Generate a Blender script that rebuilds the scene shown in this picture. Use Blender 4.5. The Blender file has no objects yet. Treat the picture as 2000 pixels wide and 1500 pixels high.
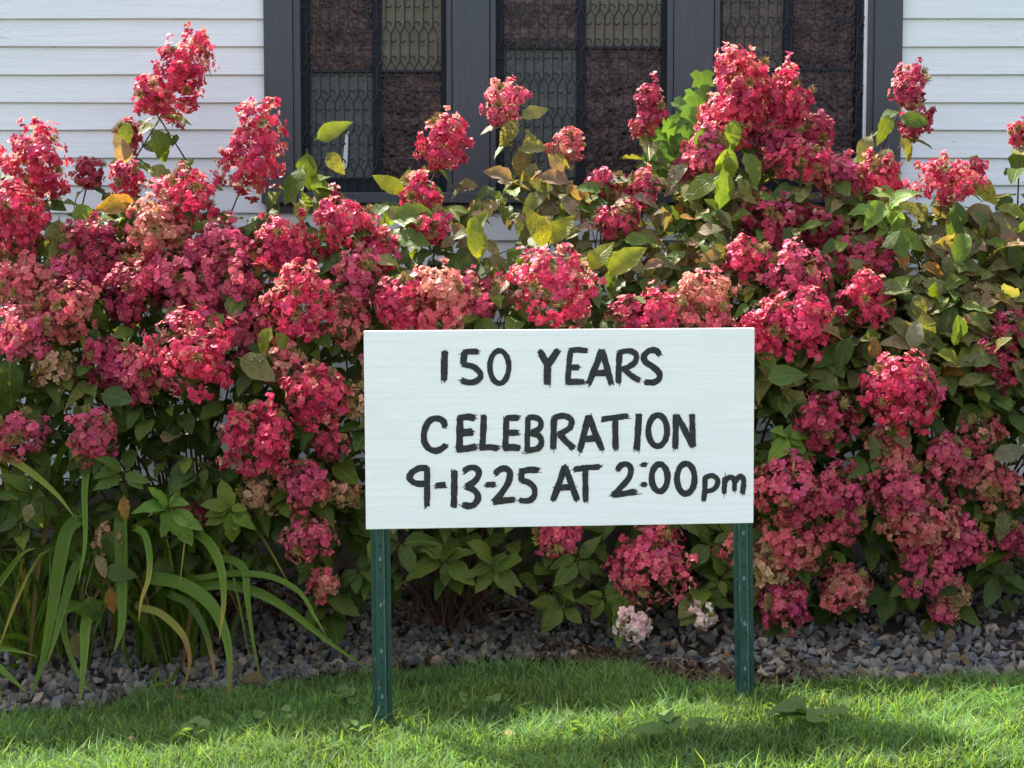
import bpy, bmesh, math, random
import numpy as np
from mathutils import Vector, Matrix

RNG = np.random.default_rng(7)
random.seed(7)
S = bpy.context.scene
COL = S.collection
R = math.radians

# ------------------------------------------------------------------ camera
CAM_H, PITCH, FPX = 1.37, R(4.0), 3000.0
cam_d = bpy.data.cameras.new('camera')
cam_d.sensor_width = 36.0
cam_d.lens = 36.0 * FPX / 2000.0
cam_d.clip_start, cam_d.clip_end = 0.05, 500
cam = bpy.data.objects.new('camera', cam_d)
COL.objects.link(cam)
cam.location = (0, 0, CAM_H)
cam.rotation_euler = (R(90) - PITCH, 0, 0)
S.camera = cam

# ------------------------------------------------------------------ sky, sun, exposure
SUN_EL, SUN_BACK = R(55), R(47)          # sun comes over the building, from behind and left
sun_dir = Vector((-math.cos(SUN_EL) * math.cos(SUN_BACK), math.cos(SUN_EL) * math.sin(SUN_BACK), math.sin(SUN_EL)))
W = bpy.data.worlds.new('World')
S.world = W
W.use_nodes = True
wn = W.node_tree
bg = wn.nodes['Background']
sky = wn.nodes.new('ShaderNodeTexSky')
sky.sky_type = 'NISHITA'
sky.sun_disc = False
sky.sun_elevation = SUN_EL
sky.sun_rotation = math.atan2(sun_dir.x, sun_dir.y)
sky.air_density, sky.dust_density, sky.ozone_density = 1.0, 3.0, 1.0
hs = wn.nodes.new('ShaderNodeHueSaturation')
hs.inputs['Saturation'].default_value = 0.55
wn.links.new(sky.outputs[0], hs.inputs['Color'])
wn.links.new(hs.outputs[0], bg.inputs['Color'])
bg.inputs['Strength'].default_value = 0.15
sun_l = bpy.data.lights.new('sun', 'SUN')
sun_l.energy = 4.8
sun_l.angle = R(0.53)
sun_l.color = (1.0, 0.95, 0.89)
sun = bpy.data.objects.new('sun', sun_l)
COL.objects.link(sun)
sun.rotation_euler = sun_dir.to_track_quat('Z', 'Y').to_euler()
sun.location = sun_dir * 30
S.view_settings.view_transform = 'Standard'
S.view_settings.look = 'None'
S.view_settings.exposure = 1.82
S.view_settings.gamma = 1.0
S.view_settings.use_curve_mapping = False

# ------------------------------------------------------------------ layout helpers
CP, SP = math.cos(PITCH), math.sin(PITCH)
def at(px, py, Y):
    """world point on the plane y = Y seen at photo pixel (px, py) of 2000 x 1500"""
    a, b = (px - 1000) / FPX, -(py - 750) / FPX
    d = (a, CP + b * SP, -SP + b * CP)
    s = Y / d[1]
    return Vector((d[0] * s, Y, CAM_H + d[2] * s))
LAWN_SLOPE, LAWN_Z0 = 0.06, -0.06
def lawn_z(x):
    return LAWN_SLOPE * np.clip(x, -2.6, 2.6) + LAWN_Z0
def ground_hit(px, py):
    a, b = (px - 1000) / FPX, -(py - 750) / FPX
    d = (a, CP + b * SP, -SP + b * CP)
    s = (CAM_H - LAWN_Z0) / (LAWN_SLOPE * d[0] - d[2])
    return Vector((d[0] * s, d[1] * s, LAWN_SLOPE * d[0] * s + LAWN_Z0))
EDGE = [ground_hit(p[0], p[1] + 10) for p in ((-250, 1415), (0, 1398), (150, 1385), (300, 1352), (420, 1345), (520, 1340), (640, 1312), (760, 1300),
                                 (900, 1292), (1050, 1285), (1200, 1296), (1330, 1322), (1460, 1338), (1580, 1332), (1700, 1328), (1850, 1322), (2000, 1318), (2300, 1310))]
EX = [-6] + [e.x for e in EDGE] + [6]
EY = [EDGE[0].y] + [e.y for e in EDGE] + [EDGE[-1].y]
def edge_y(x):
    return np.interp(x, EX, EY)
WALL_Y = 6.58
def bed_z(x, y):
    t = np.clip((y - edge_y(x)) / 1.1, 0, 1)
    return lawn_z(x) * (1 - .5 * t) + 0.012 + 0.095 * t * t * (3 - 2 * t)

# ------------------------------------------------------------------ mesh helpers
def mesh_np(name, V, F, col=None, uv=None, smooth=False, mats=()):
    """V (n,3), F list of (m,k) int arrays"""
    me = bpy.data.meshes.new(name)
    V = np.asarray(V, np.float32)
    if not isinstance(F, (list, tuple)):
        F = [F]
    F = [np.asarray(f, np.int32) for f in F if len(f)]
    loops = np.concatenate([f.ravel() for f in F])
    sizes = np.concatenate([np.full(len(f), f.shape[1], np.int32) for f in F])
    me.vertices.add(len(V)); me.vertices.foreach_set('co', V.ravel())
    me.loops.add(len(loops)); me.loops.foreach_set('vertex_index', loops)
    me.polygons.add(len(sizes))
    starts = np.concatenate([[0], np.cumsum(sizes)[:-1]]).astype(np.int32)
    me.polygons.foreach_set('loop_start', starts)
    me.polygons.foreach_set('loop_total', sizes)
    me.polygons.foreach_set('use_smooth', np.full(len(sizes), bool(smooth)))
    me.update(calc_edges=True)
    if col is not None:
        a = me.attributes.new('col', 'FLOAT_COLOR', 'POINT')
        a.data.foreach_set('color', np.asarray(col, np.float32).ravel())
    if uv is not None:
        u = me.uv_layers.new(name='UVMap')
        u.data.foreach_set('uv', np.asarray(uv, np.float32)[loops].ravel())
    for m in mats:
        me.materials.append(m)
    return me
def link(name, me, parent=None, loc=None, mat=None):
    o = bpy.data.objects.new(name, me)
    COL.objects.link(o)
    if mat is not None:
        me.materials.append(mat)
    if parent is not None:
        o.parent = parent
    if loc is not None:
        o.location = loc
    return o
def tag(o, label=None, cat=None, group=None, kind=None):
    if label: o['label'] = label
    if cat: o['category'] = cat
    if group: o['group'] = group
    if kind: o['kind'] = kind
    return o
def thing(name, loc, label, cat, group=None):
    return tag(link(name, None, loc=loc), label, cat, group)
def box_mesh(name, x0, x1, y0, y1, z0, z1, bevel=0.0, mat=None):
    bm = bmesh.new()
    bmesh.ops.create_cube(bm, size=1)
    for v in bm.verts:
        v.co = Vector(((x0 + x1) / 2 + v.co.x * (x1 - x0), (y0 + y1) / 2 + v.co.y * (y1 - y0), (z0 + z1) / 2 + v.co.z * (z1 - z0)))
    if bevel:
        bmesh.ops.bevel(bm, geom=bm.edges[:], offset=bevel, segments=1, affect='EDGES')
    me = bpy.data.meshes.new(name)
    bm.to_mesh(me); bm.free()
    if mat: me.materials.append(mat)
    return me
def tube_np(path, rad, sides=5):
    P = np.asarray(path, float)
    n = len(P)
    rad = np.broadcast_to(np.asarray(rad, float), (n,))
    T = np.gradient(P, axis=0)
    T /= np.linalg.norm(T, axis=1)[:, None] + 1e-9
    ref = np.array([0, 1, 0.0]) if abs(T[:, 1]).mean() < .8 else np.array([1, 0, 0.0])
    A = np.cross(T, ref); A /= np.linalg.norm(A, axis=1)[:, None] + 1e-9
    B = np.cross(T, A)
    th = np.arange(sides) * 2 * np.pi / sides
    V = P[:, None] + rad[:, None, None] * (np.cos(th)[None, :, None] * A[:, None] + np.sin(th)[None, :, None] * B[:, None])
    i = np.arange(n - 1)[:, None] * sides
    j = np.arange(sides)[None]
    k = (j + 1) % sides
    F = np.stack([i + j, i + k, i + sides + k, i + sides + j], -1).reshape(-1, 4)
    return V.reshape(-1, 3), F
def spline(pts, n):
    P = np.asarray(pts, float)
    P = np.vstack([2 * P[0] - P[1], P, 2 * P[-1] - P[-2]])
    m = len(P) - 3
    out = []
    for t in np.linspace(0, m - 1e-6, n):
        i = int(t); f = t - i
        a, b, c, d = P[i:i + 4]
        out.append(.5 * (2 * b + (c - a) * f + (2 * a - 5 * b + 4 * c - d) * f * f + (3 * b - a - 3 * c + d) * f ** 3))
    return np.array(out)
def unit(v):
    v = np.asarray(v, float)
    return v / (np.linalg.norm(v, axis=-1, keepdims=True) + 1e-9)

# ------------------------------------------------------------------ materials
def new_mat(name):
    m = bpy.data.materials.new(name)
    m.use_nodes = True
    return m, m.node_tree, m.node_tree.nodes['Principled BSDF']
def nd(nt, t, **kw):
    n = nt.nodes.new(t)
    for k, v in kw.items():
        setattr(n, k, v)
    return n
def ramp(nt, fac, stops):
    r = nd(nt, 'ShaderNodeValToRGB')
    e = r.color_ramp.elements
    while len(e) < len(stops): e.new(.5)
    for el, (p, c) in zip(e, stops):
        el.position = p
        el.color = (c, c, c, 1) if isinstance(c, (int, float)) else (*c, 1)
    nt.links.new(fac, r.inputs[0])
    return r.outputs[0]
def noise(nt, vec, scale, detail=4, rough=.55):
    n = nd(nt, 'ShaderNodeTexNoise')
    n.inputs['Scale'].default_value = scale
    n.inputs['Detail'].default_value = detail
    n.inputs['Roughness'].default_value = rough
    if vec is not None: nt.links.new(vec, n.inputs['Vector'])
    return n.outputs['Fac']
def mapping(nt, vec, scale):
    m = nd(nt, 'ShaderNodeMapping')
    m.inputs['Scale'].default_value = scale
    nt.links.new(vec, m.inputs['Vector'])
    return m.outputs[0]
def mix(nt, fac, a, b, mode='MIX'):
    m = nd(nt, 'ShaderNodeMix', data_type='RGBA', blend_type=mode)
    for s, v in ((m.inputs[0], fac), (m.inputs[6], a), (m.inputs[7], b)):
        if isinstance(v, (int, float)): s.default_value = v
        elif isinstance(v, tuple): s.default_value = (*v, 1)
        else: nt.links.new(v, s)
    return m.outputs[2]
def math_n(nt, op, a, b=0.0):
    m = nd(nt, 'ShaderNodeMath', operation=op)
    for s, v in zip(m.inputs, (a, b)):
        if isinstance(v, (int, float)): s.default_value = v
        else: nt.links.new(v, s)
    return m.outputs[0]
def bump(nt, h, bsdf, strength=.3, dist=.01):
    b = nd(nt, 'ShaderNodeBump')
    b.inputs['Strength'].default_value = strength
    b.inputs['Distance'].default_value = dist
    nt.links.new(h, b.inputs['Height'])
    nt.links.new(b.outputs[0], bsdf.inputs['Normal'])
def objco(nt):
    return nd(nt, 'ShaderNodeTexCoord').outputs['Object']

def mat_plain(name, c, rough=.6, var=.15, scale=30, bmp=.15, spec=.4, metal=0):
    m, nt, b = new_mat(name)
    co = objco(nt)
    n = noise(nt, co, scale)
    k = ramp(nt, n, [(.25, tuple(x * (1 - var) for x in c)), (.75, tuple(min(1, x * (1 + var)) for x in c))])
    nt.links.new(k, b.inputs['Base Color'])
    b.inputs['Roughness'].default_value = rough
    b.inputs['Specular IOR Level'].default_value = spec
    b.inputs['Metallic'].default_value = metal
    bump(nt, n, b, bmp, .004)
    return m
def mat_siding():
    m, nt, b = new_mat('white_siding_paint')
    g = nd(nt, 'ShaderNodeNewGeometry').outputs['Position']
    grain = noise(nt, mapping(nt, g, (3, 1, 90)), 1.6, 6, .65)
    c = ramp(nt, grain, [(.25, (.58, .60, .62)), (.6, (.675, .70, .725)), (1, (.71, .735, .76))])
    chip = noise(nt, mapping(nt, g, (9, 1, 38)), 2.2, 8, .75)
    chipm = ramp(nt, chip, [(.61, 0.0), (.67, 1.0)])
    big = ramp(nt, noise(nt, g, 1.3, 3), [(.42, 0.0), (.62, 1.0)])
    chipm = math_n(nt, 'MULTIPLY', chipm, math_n(nt, 'ADD', math_n(nt, 'MULTIPLY', big, .8), .22))
    c = mix(nt, chipm, c, (.33, .31, .29))
    # grime that has settled under the laps
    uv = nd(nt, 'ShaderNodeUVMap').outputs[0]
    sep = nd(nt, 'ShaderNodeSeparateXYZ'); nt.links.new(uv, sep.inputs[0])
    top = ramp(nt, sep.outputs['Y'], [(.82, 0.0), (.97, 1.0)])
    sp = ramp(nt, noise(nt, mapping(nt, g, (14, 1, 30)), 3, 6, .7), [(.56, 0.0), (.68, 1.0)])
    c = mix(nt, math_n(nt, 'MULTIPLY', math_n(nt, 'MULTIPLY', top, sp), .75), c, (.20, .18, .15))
    nt.links.new(c, b.inputs['Base Color'])
    b.inputs['Roughness'].default_value = .55
    bump(nt, grain, b, .25, .003)
    return m
def mat_trim():
    m, nt, b = new_mat('slate_trim_paint')
    g = nd(nt, 'ShaderNodeNewGeometry').outputs['Position']
    gr = noise(nt, mapping(nt, g, (60, 60, 4)), 2.0, 6, .65)
    c = ramp(nt, gr, [(.3, (.026, .029, .037)), (.7, (.044, .048, .059))])
    crack = ramp(nt, noise(nt, mapping(nt, g, (80, 80, 6)), 1.4, 7, .7), [(.66, 0.0), (.70, 1.0)])
    c = mix(nt, math_n(nt, 'MULTIPLY', crack, .6), c, (.02, .021, .026))
    nt.links.new(c, b.inputs['Base Color'])
    b.inputs['Roughness'].default_value = .5
    bump(nt, gr, b, .3, .004)
    return m
def mat_pane(name, c0, c1, scale, bmp, rough, lumps):
    m, nt, b = new_mat(name)
    g = nd(nt, 'ShaderNodeNewGeometry').outputs['Position']
    if lumps:
        v = nd(nt, 'ShaderNodeTexVoronoi', feature='SMOOTH_F1')
        v.inputs['Scale'].default_value = scale
        nt.links.new(g, v.inputs['Vector'])
        h = math_n(nt, 'ADD', v.outputs['Distance'], math_n(nt, 'MULTIPLY', noise(nt, g, scale * .9, 3), .8))
    else:
        h = noise(nt, g, scale, 3)
    nt.links.new(ramp(nt, noise(nt, g, scale * .35, 4), [(.35, c0), (.68, c1)]), b.inputs['Base Color'])
    b.inputs['Roughness'].default_value = rough
    b.inputs['Specular IOR Level'].default_value = .30
    bump(nt, h, b, bmp, .012)
    return m
def leaf_tree(name, source, rough=.50, transl=.34, spots=True):
    """leaf surface: rgb = colour given to that leaf, alpha = how spotted it is"""
    m, nt, b = new_mat(name)
    if source == 'OBJECT':
        oi = nd(nt, 'ShaderNodeObjectInfo')
        col, alp, rnd = oi.outputs['Color'], oi.outputs['Alpha'], oi.outputs['Random']
    else:
        at_ = nd(nt, 'ShaderNodeAttribute', attribute_name='col')
        col, alp = at_.outputs['Color'], at_.outputs['Alpha']
        rnd = None
    geo = nd(nt, 'ShaderNodeNewGeometry')
    uv = nd(nt, 'ShaderNodeUVMap').outputs[0]
    sep = nd(nt, 'ShaderNodeSeparateXYZ'); nt.links.new(uv, sep.inputs[0])
    ua = math_n(nt, 'ABSOLUTE', math_n(nt, 'SUBTRACT', sep.outputs['X'], .5))
    ph = math_n(nt, 'SUBTRACT', math_n(nt, 'MULTIPLY', sep.outputs['Y'], 46), math_n(nt, 'MULTIPLY', ua, 34))
    vein = ramp(nt, math_n(nt, 'SINE', ph), [(.80, 0.0), (1.0, 1.0)])
    rib = ramp(nt, ua, [(.012, 1.0), (.05, 0.0)])
    vr = math_n(nt, 'MAXIMUM', math_n(nt, 'MULTIPLY', vein, .55), rib)
    p = geo.outputs['Position']
    mot = noise(nt, p, 38, 4)
    if spots:
        pat = ramp(nt, noise(nt, p, 17, 5, .65), [(.46, 0.0), (.60, .75)])
        col = mix(nt, pat, col, mix(nt, .6, col, (.055, .105, .022)))
    c = mix(nt, ramp(nt, mot, [(.3, 0.0), (.75, .45)]), col, mix(nt, .5, col, (.16, .17, .03)))
    c = mix(nt, math_n(nt, 'MULTIPLY', vr, .55), c, mix(nt, .45, col, (.26, .28, .08)))
    if spots:
        sp = noise(nt, p, 150, 3, .6)
        sm = ramp(nt, sp, [(.55, 0.0), (.61, 1.0)])
        big = ramp(nt, noise(nt, p, 45, 3), [(.50, 0.0), (.66, 1.0)])
        sm = math_n(nt, 'MAXIMUM', sm, math_n(nt, 'MULTIPLY', big, .6))
        c = mix(nt, math_n(nt, 'MULTIPLY', sm, alp), c, (.060, .032, .018))
    under = mix(nt, .42, c, (.24, .27, .17))
    c2 = mix(nt, geo.outputs['Backfacing'], c, under)
    nt.links.new(c2, b.inputs['Base Color'])
    b.inputs['Roughness'].default_value = rough
    b.inputs['Specular IOR Level'].default_value = .20
    bump(nt, math_n(nt, 'ADD', math_n(nt, 'MULTIPLY', vr, -1.0), math_n(nt, 'MULTIPLY', mot, .6)), b, .55, .006)
    tr = nd(nt, 'ShaderNodeBsdfTranslucent')
    tc = mix(nt, 1.0, c, (1.0, .95, .32), 'MULTIPLY')
    tg = nd(nt, 'ShaderNodeBrightContrast'); tg.inputs['Bright'].default_value = .0
    nt.links.new(tc, tg.inputs[0])
    k = nd(nt, 'ShaderNodeVectorMath', operation='SCALE'); k.inputs[3].default_value = 2.1
    nt.links.new(tg.outputs[0], k.inputs[0])
    nt.links.new(k.outputs[0], tr.inputs['Color'])
    ms = nd(nt, 'ShaderNodeMixShader'); ms.inputs[0].default_value = transl
    nt.links.new(b.outputs[0], ms.inputs[1]); nt.links.new(tr.outputs[0], ms.inputs[2])
    nt.links.new(ms.outputs[0], nt.nodes['Material Output'].inputs['Surface'])
    return m
def mat_petal():
    m, nt, b = new_mat('hydrangea_sepal')
    at_ = nd(nt, 'ShaderNodeAttribute', attribute_name='col')
    geo = nd(nt, 'ShaderNodeNewGeometry')
    n = noise(nt, geo.outputs['Position'], 160, 3)
    c = mix(nt, ramp(nt, n, [(.3, 0.0), (.8, .35)]), at_.outputs['Color'], mix(nt, .45, at_.outputs['Color'], (.58, .20, .20)))
    back = mix(nt, at_.outputs['Alpha'], c, (.66, .40, .29))
    c2 = mix(nt, geo.outputs['Backfacing'], c, back)
    nt.links.new(c2, b.inputs['Base Color'])
    b.inputs['Roughness'].default_value = .5
    b.inputs['Specular IOR Level'].default_value = .22
    tr = nd(nt, 'ShaderNodeBsdfTranslucent')
    k = nd(nt, 'ShaderNodeVectorMath', operation='SCALE'); k.inputs[3].default_value = 1.15
    nt.links.new(c2, k.inputs[0]); nt.links.new(k.outputs[0], tr.inputs['Color'])
    ms = nd(nt, 'ShaderNodeMixShader'); ms.inputs[0].default_value = .30
    nt.links.new(b.outputs[0], ms.inputs[1]); nt.links.new(tr.outputs[0], ms.inputs[2])
    nt.links.new(ms.outputs[0], nt.nodes['Material Output'].inputs['Surface'])
    return m
def mat_attr(name, rough=.6, transl=0.0, spec=.3, tint=(1, 1, .5), gain=1.6):
    m, nt, b = new_mat(name)
    at_ = nd(nt, 'ShaderNodeAttribute', attribute_name='col')
    n = noise(nt, objco(nt), 60, 3)
    c = mix(nt, ramp(nt, n, [(.3, 0.0), (.8, .3)]), at_.outputs['Color'], mix(nt, .5, at_.outputs['Color'], (.02, .02, .01)))
    nt.links.new(c, b.inputs['Base Color'])
    b.inputs['Roughness'].default_value = rough
    b.inputs['Specular IOR Level'].default_value = spec
    if transl:
        tr = nd(nt, 'ShaderNodeBsdfTranslucent')
        t = mix(nt, 1.0, c, tint, 'MULTIPLY')
        k = nd(nt, 'ShaderNodeVectorMath', operation='SCALE'); k.inputs[3].default_value = gain
        nt.links.new(t, k.inputs[0]); nt.links.new(k.outputs[0], tr.inputs['Color'])
        ms = nd(nt, 'ShaderNodeMixShader'); ms.inputs[0].default_value = transl
        nt.links.new(b.outputs[0], ms.inputs[1]); nt.links.new(tr.outputs[0], ms.inputs[2])
        nt.links.new(ms.outputs[0], nt.nodes['Material Output'].inputs['Surface'])
    return m
def mat_stone(source):
    m, nt, b = new_mat('crushed_stone_' + source.lower())
    if source == 'OBJECT':
        col = nd(nt, 'ShaderNodeObjectInfo').outputs['Color']
    else:
        col = nd(nt, 'ShaderNodeAttribute', attribute_name='col').outputs['Color']
    g = nd(nt, 'ShaderNodeNewGeometry').outputs['Position']
    n = noise(nt, g, 70, 6, .65)
    k = ramp(nt, n, [(.25, .62), (.75, 1.25)])
    nt.links.new(mix(nt, 1.0, col, k, 'MULTIPLY'), b.inputs['Base Color'])
    b.inputs['Roughness'].default_value = .82
    b.inputs['Specular IOR Level'].default_value = .25
    bump(nt, n, b, .5, .006)
    return m
def mat_board():
    m, nt, b = new_mat('whitewashed_pine')
    co = objco(nt)
    g1 = noise(nt, mapping(nt, co, (1.2, 8, 42)), 2.0, 7, .6)
    wv = nd(nt, 'ShaderNodeTexWave', wave_type='BANDS', bands_direction='Z', wave_profile='SAW')
    wv.inputs['Scale'].default_value = 13
    wv.inputs['Distortion'].default_value = 9
    wv.inputs['Detail'].default_value = 3
    wv.inputs['Detail Scale'].default_value = .8
    nt.links.new(mapping(nt, co, (.22, 1, 1)), wv.inputs['Vector'])
    line = ramp(nt, wv.outputs['Fac'], [(.90, 0.0), (.985, 1.0), (1.0, .4)])
    c = ramp(nt, g1, [(.25, (.82, .785, .785)), (.55, (.895, .865, .870)), (.9, (.915, .885, .890))])
    c = mix(nt, math_n(nt, 'MULTIPLY', line, .34), c, (.55, .52, .48))
    blot = ramp(nt, noise(nt, mapping(nt, co, (1, 1, 2.2)), 4.5, 5, .6), [(.50, 0.0), (.72, .55)])
    c = mix(nt, blot, c, (.80, .765, .74))
    sp = ramp(nt, noise(nt, mapping(nt, co, (30, 30, 60)), 1.7, 4, .6), [(.735, 0.0), (.76, .8)])
    c = mix(nt, sp, c, (.38, .36, .34))
    nt.links.new(c, b.inputs['Base Color'])
    b.inputs['Roughness'].default_value = .55
    bump(nt, math_n(nt, 'SUBTRACT', g1, math_n(nt, 'MULTIPLY', line, .5)), b, .15, .002)
    return m
def mat_post():
    m, nt, b = new_mat('green_post_enamel')
    g = nd(nt, 'ShaderNodeNewGeometry').outputs['Position']
    sep = nd(nt, 'ShaderNodeSeparateXYZ'); nt.links.new(objco(nt), sep.inputs[0])
    n = noise(nt, mapping(nt, g, (80, 80, 18)), 1.5, 6, .7)
    c = ramp(nt, noise(nt, g, 14, 4), [(.3, (.006, .038, .031)), (.7, (.011, .056, .044))])
    chip = ramp(nt, n, [(.60, 0.0), (.66, 1.0)])
    low = ramp(nt, sep.outputs['Z'], [(.0, 1.0), (.42, .45), (.55, .06)])
    c = mix(nt, math_n(nt, 'MULTIPLY', chip, low), c, (.30, .33, .30))
    nt.links.new(c, b.inputs['Base Color'])
    b.inputs['Roughness'].default_value = .38
    b.inputs['Specular IOR Level'].default_value = .5
    return m
def mat_lawn():
    m, nt, b = new_mat('lawn_soil')
    g = nd(nt, 'ShaderNodeNewGeometry').outputs['Position']
    c = ramp(nt, noise(nt, g, 6, 6, .7), [(.3, (.030, .055, .014)), (.55, (.045, .085, .020)), (.8, (.085, .085, .035))])
    nt.links.new(c, b.inputs['Base Color'])
    b.inputs['Roughness'].default_value = .95
    bump(nt, noise(nt, g, 40, 6, .7), b, .8, .03)
    return m

M_SIDING, M_TRIM = mat_siding(), mat_trim()
M_SASH = mat_plain('dark_sash_paint', (.010, .013, .019), .6, .2, 40, .15, .2)
M_IRON = mat_plain('grey_iron', (.024, .026, .031), .6, .2, 60, .1, .25)
M_WHITE = mat_plain('white_paint', (.72, .73, .73), .6, .1, 25)
M_FOUND = mat_plain('foundation_stone', (.10, .085, .08), .9, .4, 9, .6)
P_RED = mat_pane('maroon_hammered_glass', (.016, .008, .008), (.110, .060, .054), 62, .9, .22, True)
P_RED2 = mat_pane('plum_hammered_glass', (.020, .010, .010), (.120, .074, .068), 60, .8, .26, True)
P_OLIVE = mat_pane('olive_glass', (.098, .080, .052), (.128, .106, .070), 90, .10, .30, False)
P_GREY = mat_pane('grey_green_stippled_glass', (.060, .072, .066), (.118, .132, .120), 190, .55, .34, False)
P_BROWN = mat_pane('brown_rippled_glass', (.060, .044, .038), (.115, .090, .078), 50, .5, .28, True)
M_LEAF_O = leaf_tree('hydrangea_leaf', 'OBJECT')
M_LEAF_A = leaf_tree('hydrangea_foliage', 'ATTR')
M_PETAL = mat_petal()
M_PEDI = mat_attr('flower_stalks', .7)
M_WOOD = mat_plain('woody_stem', (.085, .040, .030), .8, .35, 50, .4)
M_BLADE = leaf_tree('daylily_leaf', 'ATTR', .38, .3, False)
M_GRASS = mat_attr('grass_blades', .65, .42, .15, (1, 1, .36), 1.9)
M_ST_O, M_ST_A = mat_stone('OBJECT'), mat_stone('ATTR')
M_BOARD, M_POST, M_LAWN = mat_board(), mat_post(), mat_lawn()
M_INK = mat_plain('black_brush_paint', (.026, .026, .027), .5, .6, 70, .4, .3)
M_SOIL = mat_plain('dark_mulch_soil', (.040, .027, .020), .95, .45, 25, .8)
M_STEEL = mat_plain('worn_zinc', (.09, .12, .11), .5, .3, 60, .1, .4, .2)
M_WEB = mat_plain('pale_green_enamel', (.105, .150, .130), .45, .25, 35, .1, .5)  # paler grey-green for the front face of the post web
M_HOLE = mat_plain('hole_shadowed_steel', (.012, .016, .015), .7)
M_MULCH = mat_attr('bark_mulch', .9)

# ------------------------------------------------------------------ ground, bed
def ground_sheet():
    xs = np.concatenate([np.linspace(-60, -4, 12), np.linspace(-3.6, 3.6, 37), np.linspace(4, 60, 12)])
    ys = np.concatenate([np.linspace(-40, 2, 10), np.linspace(2.4, 7, 24), np.linspace(8, 70, 10)])
    X, Y = np.meshgrid(xs, ys)
    Z = lawn_z(X)
    V = np.stack([X, Y, Z], -1).reshape(-1, 3)
    n = len(xs)
    i, j = np.meshgrid(np.arange(len(ys) - 1), np.arange(n - 1), indexing='ij')
    a = i * n + j
    F = np.stack([a, a + 1, a + n + 1, a + n], -1).reshape(-1, 4)
    return mesh_np('ground', V, F, smooth=True, mats=[M_LAWN])
tag(link('ground', ground_sheet()), kind='structure')
xs = np.linspace(-5, 5, 121)
rows = []
for t in np.linspace(0, 1, 20):
    y = edge_y(xs) + 0.01 * np.sin(xs * 37) + t * (WALL_Y + .05 - edge_y(xs))
    z = bed_z(xs, y) + (0.0 if t else -.03)
    rows.append(np.stack([xs, y, z], -1))
V = np.concatenate(rows)
i, j = np.meshgrid(np.arange(19), np.arange(120), indexing='ij')
a = i * 121 + j
gravel_bed = tag(link('gravel_bed', mesh_np('gravel_bed', V, np.stack([a, a + 1, a + 122, a + 121], -1).reshape(-1, 4), smooth=True, mats=[M_SOIL])), kind='structure')

# stones: convex chips
def stone_proto(rng):
    bm = bmesh.new()
    p = rng.normal(size=(11, 3)); p /= np.linalg.norm(p, axis=1)[:, None]
    p *= rng.uniform(.75, 1.0, (11, 1)) * np.array([1.0, rng.uniform(.6, .85), rng.uniform(.38, .62)]) * .5
    for q in p: bm.verts.new(q)
    r = bmesh.ops.convex_hull(bm, input=bm.verts[:])
    bmesh.ops.delete(bm, geom=[g for g in r['geom_interior'] if isinstance(g, bmesh.types.BMVert)], context='VERTS')
    bmesh.ops.triangulate(bm, faces=bm.faces[:])
    bm.verts.ensure_lookup_table()
    bm.verts.index_update()
    V = np.array([v.co[:] for v in bm.verts]); F = np.array([[v.index for v in f.verts] for f in bm.faces])
    bm.free()
    return V, F
protos = [stone_proto(RNG) for _ in range(14)]
def rand_rot(n, rng, tilt=.6):
    q = rng.normal(size=(n, 4)) * np.array([1, tilt, tilt, 1]); q /= np.linalg.norm(q, axis=1)[:, None]
    w, x, y, z = q.T
    return np.stack([np.stack([1 - 2 * (y * y + z * z), 2 * (x * y - z * w), 2 * (x * z + y * w)], -1),
                     np.stack([2 * (x * y + z * w), 1 - 2 * (x * x + z * z), 2 * (y * z - x * w)], -1),
                     np.stack([2 * (x * z - y * w), 2 * (y * z + x * w), 1 - 2 * (x * x + y * y)], -1)], 1)
def stone_colors(n, rng):
    g = rng.uniform(.062, .170, n)
    warm = rng.normal(0, .012, n)
    c = np.stack([g * 1.10 + warm, g + warm * .2, g * .86 - warm * .7, np.ones(n)], -1)
    tan = rng.random(n) < .07
    c[tan, :3] = np.array([.26, .20, .15]) * rng.uniform(.7, 1.1, (tan.sum(), 1))
    return c
N = 7800
sx = RNG.uniform(-3.1, 3.1, N)
sy = edge_y(sx) + RNG.random(N) ** 1.25 * (6.5 - edge_y(sx)) - .02
gap = (np.abs(sx - .55) < .30) & (sy < edge_y(sx) + .10 + .04 * np.sin(sx * 23))   # bare mulchy notch by the post
sx, sy = sx[~gap], sy[~gap]
N = len(sx)
sc = RNG.uniform(.030, .082, N)
sz = bed_z(sx, sy) + sc * .10 + RNG.uniform(0, .018, N)
rot = rand_rot(N, RNG)
scol = stone_colors(N, RNG)
pid = RNG.integers(0, len(protos), N)
pmesh = []
for k, (pv, pf) in enumerate(protos):
    pmesh.append(mesh_np('stone', pv, pf, mats=[M_ST_O]))
show = (np.abs(sx) < 1.65) & (sy < 5.75) & ~((sx < -.55) & (sy > 5.6))
score = np.where(show, sc / sy + sz * .12, -1)
top300 = set(np.argsort(-score)[:300].tolist())
vs, fs, cs = [], [], []
off = 0
for k in range(N):
    pv, pf = protos[pid[k]]
    if k in top300:
        o = link('stone', pmesh[pid[k]], gravel_bed)
        Mx = Matrix(rot[k].tolist()).to_4x4() @ Matrix.Diagonal((sc[k], sc[k], sc[k], 1))
        Mx.translation = (sx[k], sy[k], sz[k])
        o.matrix_local = Mx
        o.color = scol[k]
    else:
        v = (pv * sc[k]) @ rot[k].T + (sx[k], sy[k], sz[k])
        vs.append(v); fs.append(pf + off); off += len(v)
        cs.append(np.repeat(scol[k][None], len(v), 0))
o = link('gravel', mesh_np('gravel', np.concatenate(vs), np.concatenate(fs), np.concatenate(cs), mats=[M_ST_A]), gravel_bed)
tag(o, kind='stuff')

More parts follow.
